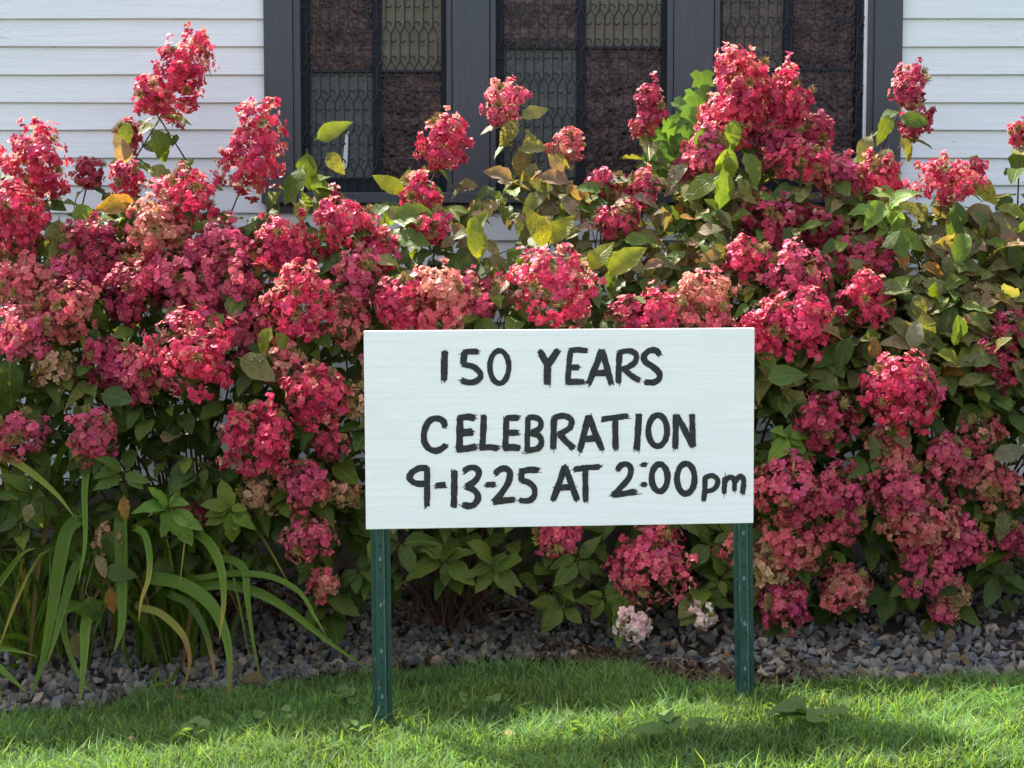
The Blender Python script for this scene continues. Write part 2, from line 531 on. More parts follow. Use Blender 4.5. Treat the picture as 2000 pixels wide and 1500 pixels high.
# bark mulch chips against the wall and in the notch at the lawn edge
def chips(n, xr, yf, cols, size):
    x = RNG.uniform(*xr, n); y = yf(x, RNG.random(n))
    z = bed_z(x, y) + RNG.uniform(.004, .030, n)
    L = RNG.uniform(*size, n); w = L * RNG.uniform(.15, .4, n)
    base = np.array([[-.5, -.5, 0], [.5, -.35, .1], [.5, .4, .1], [-.5, .5, 0], [0, 0, .25]])
    V = base[None] * np.stack([L, w, w], -1)[:, None]
    V = np.einsum('nij,nkj->nki', rand_rot(n, RNG, .45), V) + np.stack([x, y, z], -1)[:, None]
    F = np.array([[0, 1, 4], [1, 2, 4], [2, 3, 4], [3, 0, 4]])[None] + (np.arange(n) * 5)[:, None, None]
    c = np.array(cols)[RNG.integers(0, len(cols), n)] * RNG.uniform(.5, 1.2, (n, 1))
    c = np.concatenate([c, np.ones((n, 1))], 1)
    return V.reshape(-1, 3), F.reshape(-1, 3), np.repeat(c, 5, 0)
m1 = chips(2600, (-3, 3), lambda x, r: 6.05 + r * .5, [(.05, .028, .02), (.075, .04, .028), (.035, .022, .018)], (.03, .10))
m2 = chips(1300, (.10, 1.15), lambda x, r: edge_y(x) - .13 + r * .27, [(.085, .045, .025), (.13, .075, .04), (.05, .03, .02)], (.015, .06))
V = np.concatenate([m1[0], m2[0]]); F = np.concatenate([m1[1], m2[1] + len(m1[0])]); C = np.concatenate([m1[2], m2[2]])
tag(link('bark_mulch', mesh_np('bark_mulch', V, F, C, mats=[M_MULCH])), 'dark brown bark mulch lying on the bed under the shrubs', 'mulch', kind='stuff')

# ------------------------------------------------------------------ lawn grass
def grass(n, xr, yr, hmin, hmax, w0, edge=True, seed=1):
    rng = np.random.default_rng(seed)
    x = rng.uniform(*xr, n); y = rng.uniform(*yr, n)
    e = edge_y(x) + .025 * np.sin(x * 19) + .018 * np.sin(x * 47 + 1)
    d = e - y
    notch = np.exp(-((x - .76) / .24) ** 2) * .17 + np.exp(-((x - .30) / .22) ** 2) * .06
    keep = (d > -.03 + .05 * rng.random(n)) & ((d > notch) | (rng.random(n) < .10))
    clump = np.sin(x * 9 + np.sin(y * 13) * 2) * np.sin(y * 11 + np.sin(x * 7) * 2)
    keep &= rng.random(n) < .82 + .18 * clump
    x, y, d, clump = x[keep], y[keep], d[keep], clump[keep]
    n = len(x)
    h = rng.uniform(hmin, hmax, n) * (1 + .22 * clump) * np.where(rng.random(n) < .06, 1.5, 1)
    h *= np.clip(.62 + d * 2.0, .62, 1)
    th = rng.uniform(0, 2 * np.pi, n)
    lean = np.abs(rng.normal(.6, .5, n)) * h
    dx, dy = np.cos(th), np.sin(th)
    ph = th + rng.normal(np.pi / 2, .6, n)
    wx, wy = np.cos(ph), np.sin(ph)
    w = w0 * rng.uniform(.6, 1.35, n)
    z = lawn_z(x)
    B = np.stack([x, y, z], -1)
    Wd = np.stack([wx, wy, 0 * wx], -1) * w[:, None] * .5
    Mid = B + np.stack([dx * lean * .3, dy * lean * .3, h * .58], -1)
    droop = rng.uniform(.75, 1.02, n)
    Tip = B + np.stack([dx * lean, dy * lean, h * droop], -1)
    V = np.stack([B - Wd, B + Wd, Mid - Wd * .85, Mid + Wd * .85, Tip], 1)
    base = np.array([.080, .170, .056]) * rng.uniform(.5, 1.5, (n, 1)) * (1 + .18 * np.sin(x * 5 + 2 * np.sin(y * 6)))[:, None]
    base[:, 0] += rng.uniform(0, .025, n)
    yel = rng.random(n) < .16 + .10 * np.sin(x * 4 + 1.5) * np.sin(y * 9)
    base[yel] = np.array([.185, .250, .050]) * rng.uniform(.8, 1.2, (yel.sum(), 1))
    dead = (rng.random(n) < .05 + .5 * np.exp(-((x - .78) / .3) ** 2) * np.exp(-np.maximum(d - .03, 0) / .10) + .22 * np.exp(-np.maximum(d, 0) / .035))
    base[dead] = np.array([.24, .17, .085]) * rng.uniform(.6, 1.2, (dead.sum(), 1))
    V[dead] = B[dead][:, None] + (V[dead] - B[dead][:, None]) * np.array([1.1, 1.1, .6])
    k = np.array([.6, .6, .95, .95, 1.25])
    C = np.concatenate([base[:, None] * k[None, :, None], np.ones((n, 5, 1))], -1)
    o = (np.arange(n) * 5)[:, None, None]
    F4 = np.array([[0, 1, 3, 2]])[None] + o
    F3 = np.array([[2, 3, 4]])[None] + o
    return V.reshape(-1, 3), [F4.reshape(-1, 4), F3.reshape(-1, 3)], C.reshape(-1, 4)
parts = [grass(160000, (-2.4, 2.4), (4.05, 5.45), .030, .082, .0042, seed=1),
         grass(45000, (-4.5, 4.5), (2.6, 4.05), .035, .08, .0042, seed=2),
         grass(16000, (-4.6, -2.4), (4.05, 5.0), .035, .08, .0042, seed=3),
         grass(16000, (2.4, 4.6), (4.05, 5.6), .035, .08, .0042, seed=4)]
V = np.concatenate([p[0] for p in parts]); C = np.concatenate([p[2] for p in parts])
o0 = np.cumsum([0] + [len(p[0]) for p in parts])
F = [np.concatenate([p[1][q] + o0[k] for k, p in enumerate(parts)]) for q in (0, 1)]
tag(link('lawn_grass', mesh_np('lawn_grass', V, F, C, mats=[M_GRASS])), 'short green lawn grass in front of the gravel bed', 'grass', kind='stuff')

# ------------------------------------------------------------------ church building
church = thing('church_building', (0, WALL_Y, 0), 'white clapboard church building wall with three dark framed windows', 'building')
def cb(name, me, parent=church, mat=None):
    """parts are modelled in world space, then hung on the building's origin"""
    o = link(name, me, parent, mat=mat)
    o.matrix_local = Matrix.Translation((0, -WALL_Y, 0)) if parent is church else Matrix()
    return o
def wx(px, Y=6.56): return at(px, 200, Y).x
def wz(py, Y=6.56): return at(1000, py, Y).z
TOPZ = 2.68
cb('wall', box_mesh('wall', -5, 5, 6.64, 6.86, .40, TOPZ, 0, M_SOIL))
cb('foundation', box_mesh('foundation', -5, 5, 6.59, 6.86, -.3, .455, 0, M_FOUND))
FL, FR = wx(516), wx(1761)
SILL_T, SILL_B = wz(377), wz(412)
EXPO = 53.2 / (FPX / 6.565)
z_ref = wz(37, 6.565)
def clap(x0, x1, z, k, top=None):
    # one tapered board: thick butt at the bottom, thin top tucked behind the next one
    n = max(2, int((x1 - x0) / .35))
    X = np.linspace(x0, x1, n)
    wob = RNG.normal(0, .0009, n)
    top = EXPO + .010 if top is None else top
    prof = [(6.5665, 0.0), (6.5625, .003), (6.5765, top), (6.60, top), (6.60, 0.0)]
    V = np.concatenate([np.stack([X, np.full(n, yy), z + zz + wob * (zz < .01)], -1) for yy, zz in prof])
    uv = np.concatenate([np.stack([X, np.full(n, zz / (EXPO + .010))], -1) for yy, zz in prof])
    F = []
    for p in range(5):
        q = (p + 1) % 5
        for s in range(n - 1):
            F.append((p * n + s, p * n + s + 1, q * n + s + 1, q * n + s))
    me = mesh_np('clapboard', V, np.array(F), uv=uv, mats=[M_SIDING])
    # cap the ends
    bm = bmesh.new(); bm.from_mesh(me)
    bmesh.ops.holes_fill(bm, edges=[e for e in bm.edges if e.is_boundary], sides=0)
    bmesh.ops.recalc_face_normals(bm, faces=bm.faces[:])
    bm.to_mesh(me); bm.free()
    return cb('clapboard', me)
z = z_ref
rows_z = []
while z - EXPO > .44: z -= EXPO
while z < TOPZ - .02:
    rows_z.append(z); z += EXPO
for k, z in enumerate(rows_z):
    if z + EXPO + .012 < SILL_B:
        spans = [(-5, -2.3 + .7 * math.sin(k * 3.7)), (-2.3 + .7 * math.sin(k * 3.7) + .0015, .9 + math.sin(k * 2.1)), (.9 + math.sin(k * 2.1) + .0015, 5)]
    else:
        spans = [(-5, -3.2 + .5 * math.sin(k * 2.9)), (-3.2 + .5 * math.sin(k * 2.9) + .0015, FL + .004), (FR - .004, 3.4 + .5 * math.sin(k * 4.3)), (3.4 + .5 * math.sin(k * 4.3) + .0015, 5)]
        if z < SILL_B - .004: clap(FL + .0055, FR - .0055, z, k, SILL_T - .006 - z)
    for x0, x1 in spans: clap(x0, x1, z, k)
# casings
def bar(name, px0, px1, z0, z1, y0, y1, mat=M_TRIM, bev=.002, parent=church):
    return cb(name, box_mesh(name, wx(px0, y0), wx(px1, y0), y0, y1, z0, z1, bev, mat), parent)
CT = TOPZ - .005
bar('casing', 516, 572, SILL_T, CT, 6.542, 6.62)
bar('casing', 884, 956, SILL_T, CT, 6.545, 6.63)
bar('casing', 1316, 1393, SILL_T, CT, 6.545, 6.63)
bar('casing', 1707, 1761, SILL_T, CT, 6.542, 6.62)
for a, b in ((573, 587), (872, 883), (957, 968), (1303, 1315), (1394, 1405), (1694, 1706)):
    bar('bead_strip', a, b, SILL_T, CT, 6.554, 6.63)
bar('white_strip', 1686.5, 1693, SILL_T, CT, 6.572, 6.62, M_WHITE)
bar('window_sill', 508, 1769, SILL_B + .030, SILL_T, 6.515, 6.64, bev=.004)
bar('sill_apron', 518, 1759, SILL_B - .008, SILL_B + .029, 6.548, 6.64)
# windows: sash, muntins, panes
def window(px0, px1, st0, pa, pb, st1, ybar, mats, py_b=347):
    w = cb('window', box_mesh('window', wx(px0 - 3, 6.6), wx(px1 + 3, 6.6), 6.628, 6.635, SILL_T, CT, 0, M_SASH))
    zb, zt = wz(py_b, 6.6), CT
    def sub(name, a, b, z0, z1, y0, y1, mat, bev=.0015):
        return cb(name, box_mesh(name, wx(a, 6.6), wx(b, 6.6), y0, y1, z0, z1, bev, mat), w)
    sub('stile', px0 - 3, st0, SILL_T, zt, 6.592, 6.627, M_SASH)
    sub('stile', st1, px1 + 3, SILL_T, zt, 6.592, 6.627, M_SASH)
    sub('bottom_rail', st0 + .1, st1 - .1, SILL_T, zb, 6.594, 6.627, M_SASH)
    sub('muntin', pa, pb, zb + .0005, zt, 6.596, 6.627, M_SASH)
    zc = wz(ybar, 6.6)
    for s, (a, b) in enumerate(((st0, pa), (pb, st1))):
        sub('glazing_bar', a + .1, b - .1, zc - .006, zc + .006, 6.600, 6.626, M_IRON)
        for q, (z0, z1) in enumerate(((zb, zc - .006), (zc + .006, zt))):
            m = mats[s * 2 + q]
            sub('pane', a + .1, b - .1, z0 + .0004, z1 - .0004, 6.612 + .001 * q, 6.626, m, 0)
    return w
w1 = window(588, 872, 605, 728, 746, 862, 139, [P_GREY, P_RED, P_RED, P_OLIVE])
window(968, 1303, 984, 1126, 1144, 1291, 93, [P_GREY, P_RED2, P_RED2, P_OLIVE])
window(1405, 1686, 1410, 1529, 1548, 1669, 135, [P_RED2, P_BROWN, P_RED2, P_RED])
p0, p1 = at(672, 332, 6.609), at(678, 255, 6.609)
cb('paint_strip', mesh_np('paint_strip', [(p0.x - .008, 6.6105, p0.z), (p0.x + .012, 6.6105, p0.z + .006), (p0.x + .016, 6.6105, (p0.z + p1.z) / 2), (p1.x + .006, 6.6105, p1.z), (p1.x - .008, 6.6105, p1.z - .02), (p0.x - .002, 6.6105, p0.z + .07)], np.array([[0, 1, 2, 3, 4, 5]])), w1, mat=M_WHITE)
# scroll grille: every scroll a bent flat wire
PXM = FPX / 6.575
CW, RH = 18.1 / PXM, 67.2 / PXM
def scroll_mesh():
    s, h = CW, RH
    def arc(cx, cz, r, a0, a1, n):
        return [(cx + r * math.cos(R(t)), 0, cz + r * math.sin(R(t))) for t in np.linspace(a0, a1, n)]
    rr = .29 * s
    main = arc(.28 * s, .02 * h, rr, -25, 180, 9)                      # top hook, opens to the right
    main += [(-.06 * s, 0, -.08 * h), (-.46 * s, 0, -.24 * h)]         # diagonal down-left
    main += arc(-.20 * s, -.40 * h, rr, 185, 350, 8)                   # bottom hook
    V1, F1 = tube_np(main, .0031, 4)
    up = [(0, .001, .62 * h), (0, .001, -.02 * h), (-.5 * s, .001, -.25 * h), (-.5 * s, .001, -.39 * h)]
    V2, F2 = tube_np(up, .0027, 4)
    br = [(.03 * s, .003, -.04 * h), (.28 * s, .003, -.15 * h), (.5 * s, .003, -.26 * h)]
    V3, F3 = tube_np(br, .0021, 4)
    V = np.concatenate([V1, V2, V3]); F = np.concatenate([F1, F2 + len(V1), F3 + len(V1) + len(V2)])
    return mesh_np('scroll_wire', V, F, smooth=True, mats=[M_IRON])
SCR = scroll_mesh()
for px0, px1, row0 in ((590, 870, 49), (970, 1301, 15), (1407, 1692, 40)):
    x0, x1 = wx(px0, 6.575), wx(px1, 6.575)
    g = cb('window_grille', box_mesh('window_grille', x0 - .004, x0 - .001, 6.572, 6.578, SILL_T + .001, CT - .01, 0, M_IRON))
    r = -3
    while True:
        zc = wz(row0 + r * 67.2, 6.575)
        if zc < SILL_T + RH * .42: break
        if zc < CT - RH * .5:
            x = x0 + (.5 if r % 2 else 1.0) * CW
            while x < x1 - CW * .35:
                o = link('scroll_wire', SCR, g)
                o.location = (x, 6.575, zc)
                x += CW
        r += 1
    # straight wires that run from the last row into the sill
    zl = wz(row0 + (r - 1) * 67.2, 6.575) - .39 * RH
    x = x0 + (.5 if (r - 1) % 2 else 1.0) * CW - .5 * CW
    zz = zl - SILL_T - .001
    V, Fq = tube_np([(0, 0, 0), (0, 0, zz * .5), (0, 0, zz)], .0027, 4)
    wm = mesh_np('end_wire', V, Fq, smooth=True, mats=[M_IRON])
    while x < x1:
        o = link('end_wire', wm, g); o.location = (x, 6.576, SILL_T + .001)
        x += CW

# ------------------------------------------------------------------ yard sign
cen = at(1096, 836.5, 4.78)
BW, BH, BT = 1.222, .618, .019
sign = thing('yard_sign', (cen.x, cen.y, float(lawn_z(cen.x))), 'white board sign with hand painted black lettering on two green posts', 'sign')
SZ = cen.z - float(lawn_z(cen.x))
board = link('board', box_mesh('board', -BW / 2, BW / 2, 0, BT, -BH / 2, BH / 2, .0012, M_BOARD), sign)
board.matrix_local = Matrix.Translation((0, 0, SZ)) @ Matrix.Rotation(R(4.0), 4, 'Z') @ Matrix.Rotation(R(-.30), 4, 'Y')
def z5(x, y): return (650 + x * .45, 600 + y * .45)
def z6(x, y): return (780 + x * .275, 620 + y * .275)
def board_uv(X, Y):
    v = .5
    for _ in range(3):
        xl, xr = 712 + 3 * v, 1478 + 1 * v
        u = (X - xl) / (xr - xl)
        yt, yb = 645 - 6 * u, 1037 - 13 * u
        v = (Y - yt) / (yb - yt)
    return np.array([(u - .5) * BW, (.5 - v) * BH])
def ell(cx, cy, rx, ry, tilt=0):
    a = np.linspace(-100, 268, 22)
    return [(cx + rx * math.cos(R(t)) + tilt * math.sin(R(t)), cy + ry * math.sin(R(t))) for t in a]
Z5, Z6 = z5, z6
LET = [
 ('1', Z5, [[(486, 186), (484, 250), (482, 318)]], 29),
 ('5', Z5, [[(632, 191), (600, 189), (562, 193)], [(571, 190), (567, 225), (566, 248)], [(562, 246), (605, 254), (634, 276), (640, 300), (618, 320), (590, 324), (556, 315)]], 25),
 ('0', Z5, [ell(722, 257, 41, 71)], 23),
 ('Y', Z5, [[(896, 183), (912, 215), (932, 248)], [(976, 182), (955, 215), (930, 250)], [(930, 240), (930, 290), (930, 334)]], 28),
 ('E', Z5, [[(1032, 186), (1024, 250), (1020, 326)], [(1026, 186), (1065, 182), (1106, 187)], [(1025, 259), (1070, 258)], [(1012, 322), (1090, 321)]], 24),
 ('A', Z5, [[(1167, 180), (1145, 245), (1110, 332)], [(1167, 182), (1188, 250), (1210, 332)], [(1132, 284), (1195, 282)]], 25),
 ('R', Z5, [[(1246, 192), (1242, 255), (1241, 328)], [(1242, 194), (1285, 186), (1317, 202), (1314, 234), (1285, 256), (1258, 266)], [(1262, 262), (1295, 292), (1334, 316)]], 24),
 ('S', Z5, [[(1424, 205), (1402, 184), (1372, 188), (1352, 212), (1362, 236), (1392, 256), (1420, 284), (1420, 306), (1396, 324), (1354, 322)]], 25),
 ('C', Z5, [[(487, 522), (478, 494), (448, 482), (416, 496), (396, 540), (398, 585), (418, 615), (450, 624), (478, 610), (492, 596)]], 26),
 ('E', Z5, [[(552, 478), (550, 550), (549, 620)], [(545, 482), (580, 475), (618, 480)], [(552, 544), (606, 541)], [(536, 617), (575, 614), (620, 606)]], 28),
 ('L', Z5, [[(655, 466), (652, 540), (648, 614)], [(640, 610), (680, 608), (718, 613)]], 26),
 ('E', Z5, [[(752, 478), (750, 550), (748, 618)], [(748, 480), (808, 478)], [(752, 545), (805, 544)], [(744, 612), (775, 608), (812, 612)]], 26),
 ('B', Z5, [[(848, 474), (844, 550), (843, 624)], [(842, 478), (880, 478), (902, 496), (896, 526), (860, 544)], [(858, 546), (892, 556), (905, 584), (890, 612), (838, 624)]], 24),
 ('R', Z5, [[(960, 480), (958, 550), (957, 616)], [(955, 480), (1000, 470), (1034, 486), (1032, 518), (1005, 540), (978, 552)], [(982, 548), (1015, 585), (1047, 614)]], 26),
 ('A', Z5, [[(1110, 468), (1092, 545), (1072, 626)], [(1112, 470), (1140, 545), (1172, 622)], [(1086, 572), (1150, 568)]], 27),
 ('T', Z5, [[(1168, 486), (1225, 478), (1284, 471)], [(1228, 478), (1228, 545), (1230, 616)]], 25),
 ('I', Z5, [[(1332, 462), (1328, 540), (1322, 618)]], 26),
 ('O', Z5, [ell(1415, 535, 41, 68)], 25),
 ('N', Z5, [[(1494, 464), (1494, 540), (1492, 614)], [(1498, 472), (1530, 525), (1566, 600)], [(1566, 462), (1568, 530), (1572, 606)]], 26),
 ('9', Z6, [[(205, 1078), (150, 1072), (95, 1098), (72, 1140), (95, 1172), (140, 1186), (195, 1184)], [(196, 1066), (196, 1200), (194, 1350)]], 40),
 ('-', Z6, [[(254, 1200), (328, 1194)]], 42),
 ('1', Z6, [[(389, 1088), (388, 1220), (384, 1356)]], 44),
 ('3', Z6, [[(452, 1096), (500, 1070), (550, 1080), (562, 1120), (530, 1170), (472, 1206)], [(470, 1204), (530, 1232), (556, 1275), (540, 1325), (500, 1346), (446, 1334)]], 44),
 ('-', Z6, [[(612, 1194), (680, 1190)]], 40),
 ('2', Z6, [[(676, 1116), (710, 1084), (755, 1076), (784, 1110), (770, 1180), (720, 1260), (672, 1318)], [(662, 1320), (740, 1306), (820, 1298)]], 42),
 ('5', Z6, [[(992, 1086), (920, 1086), (858, 1098)], [(866, 1090), (864, 1165)], [(862, 1160), (920, 1178), (958, 1220), (955, 1275), (915, 1308), (850, 1304)]], 40),
 ('A', Z6, [[(1176, 1054), (1140, 1170), (1092, 1306)], [(1178, 1058), (1220, 1180), (1266, 1308)], [(1118, 1214), (1236, 1208)]], 42),
 ('T', Z6, [[(1238, 1084), (1330, 1070), (1428, 1062)], [(1322, 1076), (1324, 1190), (1326, 1312)]], 42),
 ('2', Z6, [[(1550, 1092), (1580, 1052), (1625, 1046), (1652, 1084), (1632, 1150), (1580, 1210), (1520, 1266)], [(1510, 1264), (1600, 1256), (1686, 1242)]], 42),
 (':', Z6, [[(1722, 1050), (1766, 1046)], [(1722, 1192), (1768, 1190)]], 32),
 ('0', Z6, [ell(1858, 1142, 57, 98)], 40),
 ('0', Z5, [ell(1540, 746, 39, 66)], 24),
 ('p', Z5, [[(1626, 735), (1624, 790), (1620, 844)], [(1622, 744), (1655, 732), (1680, 750), (1676, 780), (1652, 798), (1624, 800)]], 21),
 ('m', Z5, [[(1714, 738), (1712, 775), (1710, 812)], [(1712, 764), (1732, 740), (1754, 750), (1756, 800)], [(1757, 764), (1778, 736), (1796, 752), (1792, 812)]], 21),
]
def brush(path, width, rng, closed):
    """bristle tracks laid side by side so stroke ends come out ragged"""
    P = np.array(path)
    n = max(10, int(np.linalg.norm(np.diff(P, axis=0), axis=1).sum() / .004))
    Q = spline(P, n) if len(P) > 2 else np.linspace(P[0], P[1], n)
    T = unit(np.gradient(Q, axis=0)); Nn = np.stack([-T[:, 1], T[:, 0]], -1)
    wob = 1.06 + .06 * np.sin(np.arange(n) * .5 + rng.uniform(0, 6)) + rng.normal(0, .025, n)
    K = 11
    L = np.linalg.norm(np.diff(Q, axis=0), axis=1).sum()
    V, F = [], []
    off = 0
    for k in range(K):
        a = (k / K - .5) * width
        b = ((k + 1.12) / K - .5) * width
        if k == K - 1: b = .5 * width
        edge = abs(k - (K - 1) / 2) / ((K - 1) / 2)
        s0 = 0 if closed else -rng.exponential(.0024) + .0035 * edge
        s1 = 0 if closed else -rng.exponential(.0034) + .0035 * edge
        q = Q.copy()
        q[0] -= T[0] * (-s0); q[-1] += T[-1] * (-s1)
        jit = rng.normal(0, .0004, n)
        r0 = q + Nn * (a * wob + (jit if k == 0 else 0))[:, None]
        r1 = q + Nn * (b * wob + (jit if k == K - 1 else 0))[:, None]
        yy = -.0008 - .0002 * (k % 3)
        V += [(p[0], yy, p[1]) for p in r0] + [(p[0], yy, p[1]) for p in r1]
        i = np.arange(n - 1)
        F.append(np.stack([off + i, off + i + 1, off + n + i + 1, off + n + i], -1))
        off += 2 * n
    # stray dry-brush hairs beside the stroke
    for _ in range(int(2 + L * 16)):
        i = rng.integers(0, n - 4)
        m = min(n - 1, i + rng.integers(3, 9))
        side = rng.choice([-1, 1]) * (.5 + rng.uniform(.01, .07)) * width
        idx = np.arange(i, m + 1)
        wv = .00045 * np.sin(np.linspace(0, np.pi, len(idx)))
        r0 = Q[idx] + Nn[idx] * (side - wv)[:, None]; r1 = Q[idx] + Nn[idx] * (side + wv)[:, None]
        V += [(p[0], -.0007, p[1]) for p in r0] + [(p[0], -.0007, p[1]) for p in r1]
        k = len(idx); j = np.arange(k - 1)
        F.append(np.stack([off + j, off + j + 1, off + k + j + 1, off + k + j], -1))
        off += 2 * k
    return np.array(V), np.concatenate(F)
lr = np.random.default_rng(3)
for ch, fn, strokes, wdt in LET:
    wpx = wdt * (.45 if fn is Z5 else .275)
    wid = wpx * BW / 766
    VV, FF, off = [], [], 0
    for si, st in enumerate(strokes):
        P = [board_uv(*fn(*p)) for p in st]
        v, f = brush(P, wid * lr.uniform(.95, 1.08), lr, len(st) > 20)
        v[:, 1] -= .0007 * si
        VV.append(v); FF.append(f + off); off += len(v)
    o = link('painted_letter' if ch.isalpha() else 'painted_numeral' if ch.isdigit() else 'painted_mark',
             mesh_np('painted_letter', np.concatenate(VV), np.concatenate(FF), mats=[M_INK]), board)
# posts: steel hat-section channel, dark discs painting the shade inside bolt holes, hook tabs
def post_mesh(h):
    prof = [(-.031, .026), (-.019, .026), (-.0125, .002), (-.0105, 0), (.0105, 0), (.0125, .002), (.019, .026), (.031, .026),
            (.031, .029), (.017, .029), (.0105, .0045), (-.0105, .0045), (-.017, .029), (-.031, .029)]
    n = len(prof)
    V = [(x, y, z) for z in (-.25, h) for x, y in prof]
    F = np.array([(i, (i + 1) % n, (i + 1) % n + n, i + n) for i in range(n)])
    me = mesh_np('post', V, F, mats=[M_POST, M_WEB])
    me.polygons[4].material_index = 1
    return me
HOLE = None
def disc(name, r, d, mat, sides=10):
    a = np.linspace(0, 2 * np.pi, sides, endpoint=False)
    V = [(r * math.cos(t), 0, r * math.sin(t)) for t in a] + [(r * math.cos(t), d, r * math.sin(t)) for t in a]
    F4 = np.array([(i, (i + 1) % sides, (i + 1) % sides + sides, i + sides) for i in range(sides)])
    me = mesh_np(name, V, [F4, np.array([list(range(sides))[::-1]])], mats=[mat])
    return me
hole_me = disc('bolt_hole_disc', .0046, .0015, M_HOLE)
bm = bmesh.new(); bmesh.ops.create_cube(bm, size=1)
for v in bm.verts:
    v.co = Vector((v.co.x * .009 * (1 if v.co.z < 0 else .8), v.co.y * .010 - .001 + (.003 if v.co.z > 0 else 0), v.co.z * .013))
stud_me = bpy.data.meshes.new('stud'); bm.to_mesh(stud_me); bm.free(); stud_me.materials.append(M_STEEL)
for px_t, px_b, Y, lab in ((742, 747, 4.765, 0), (1452, 1456, 4.845, 1)):
    a, b = at(px_t, 1040, Y), at(px_b, 1400, Y)
    gz = float(lawn_z(a.x))
    h = cen.z + .16 - gz
    p = link('post', post_mesh(h), sign)
    lean = math.atan2(b.x - a.x, a.z - b.z)
    p.matrix_local = Matrix.Translation((a.x - cen.x - (a.z - gz) * -math.tan(lean), Y - cen.y, gz - float(lawn_z(cen.x)))) @ Matrix.Rotation(-lean, 4, 'Y') @ Matrix.Rotation(R(3 if lab == 0 else -5), 4, 'Z')
    zz = .10
    k = 0
    while zz < .62:
        o = link('bolt_hole_disc', hole_me, p); o.location = (0, -.0012, zz)
        if k % 2 == 0:
            o = link('stud', stud_me, p); o.location = (0, -.002, zz + .035)
        zz += .073; k += 1

# ------------------------------------------------------------------ hydrangea shrubs
def yfront(z):
    return float(np.interp(z, [0.1, .3, .7, 1.0, 1.25, 1.5, 1.8, 2.2], [5.58, 5.46, 5.36, 5.40, 5.50, 5.68, 5.92, 6.12]))
def place(px, py, off=0.0):
    Y = 5.5
    for _ in range(6):
        Y = yfront(at(px, py, Y).z) + off
    return at(px, py, Y)
SH_X = [-2.15, -1.25, -.25, .75, 1.75]
SH_LAB = ['red panicle hydrangea shrub behind the clump of broad strap leaves with brown tips',
          'red hydrangea shrub with the tall flower head against the white siding',
          'red hydrangea shrub standing behind the white sign under the middle window',
          'hydrangea shrub with the biggest crimson flower heads before the third window',
          'hydrangea shrub with many mottled brownish leaves before the white siding']
SH_LAB[0] = 'red hydrangea shrub at the hedge end, behind broad strap leaves'
shrubs = [thing('hydrangea_shrub', (x, 6.02, float(bed_z(x, 6.02))), l, 'shrub', 'hydrangeas in the hedge along the wall') for x, l in zip(SH_X, SH_LAB)]
shb = np.array([s.location[:] for s in shrubs])
def owner(x):
    return int(np.argmin(np.abs(np.array(SH_X) - x + RNG.normal(0, .10))))
PAL = {  # colours of the sepals: (main, second, third, cream-backed share)
 'r': ([(.54, .017, .080), (.58, .026, .086), (.45, .021, .100)], .75),     # strong red-pink
 'c': ([(.37, .016, .068), (.44, .024, .084), (.30, .018, .074)], .45),     # crimson, shade on the darker heads put into the colour
 'p': ([(.56, .055, .138), (.62, .100, .150), (.50, .058, .155)], .55),     # pink
 's': ([(.55, .130, .125), (.59, .085, .125), (.49, .195, .125)], .6),      # salmon, fading
 't': ([(.52, .330, .170), (.56, .270, .170), (.46, .310, .150)], .7),      # tan, dried
 'w': ([(.72, .620, .540), (.74, .480, .480), (.70, .640, .560)], .5),      # white-pink
}
SEP = np.array([[0, 0], [.32, -.40], [.32, .40], [.76, -.44], [.76, .44], [1.0, 0.0]])
SEPF3 = np.array([[0, 1, 2], [3, 5, 4]]); SEPF4 = np.array([[1, 3, 4, 2]])
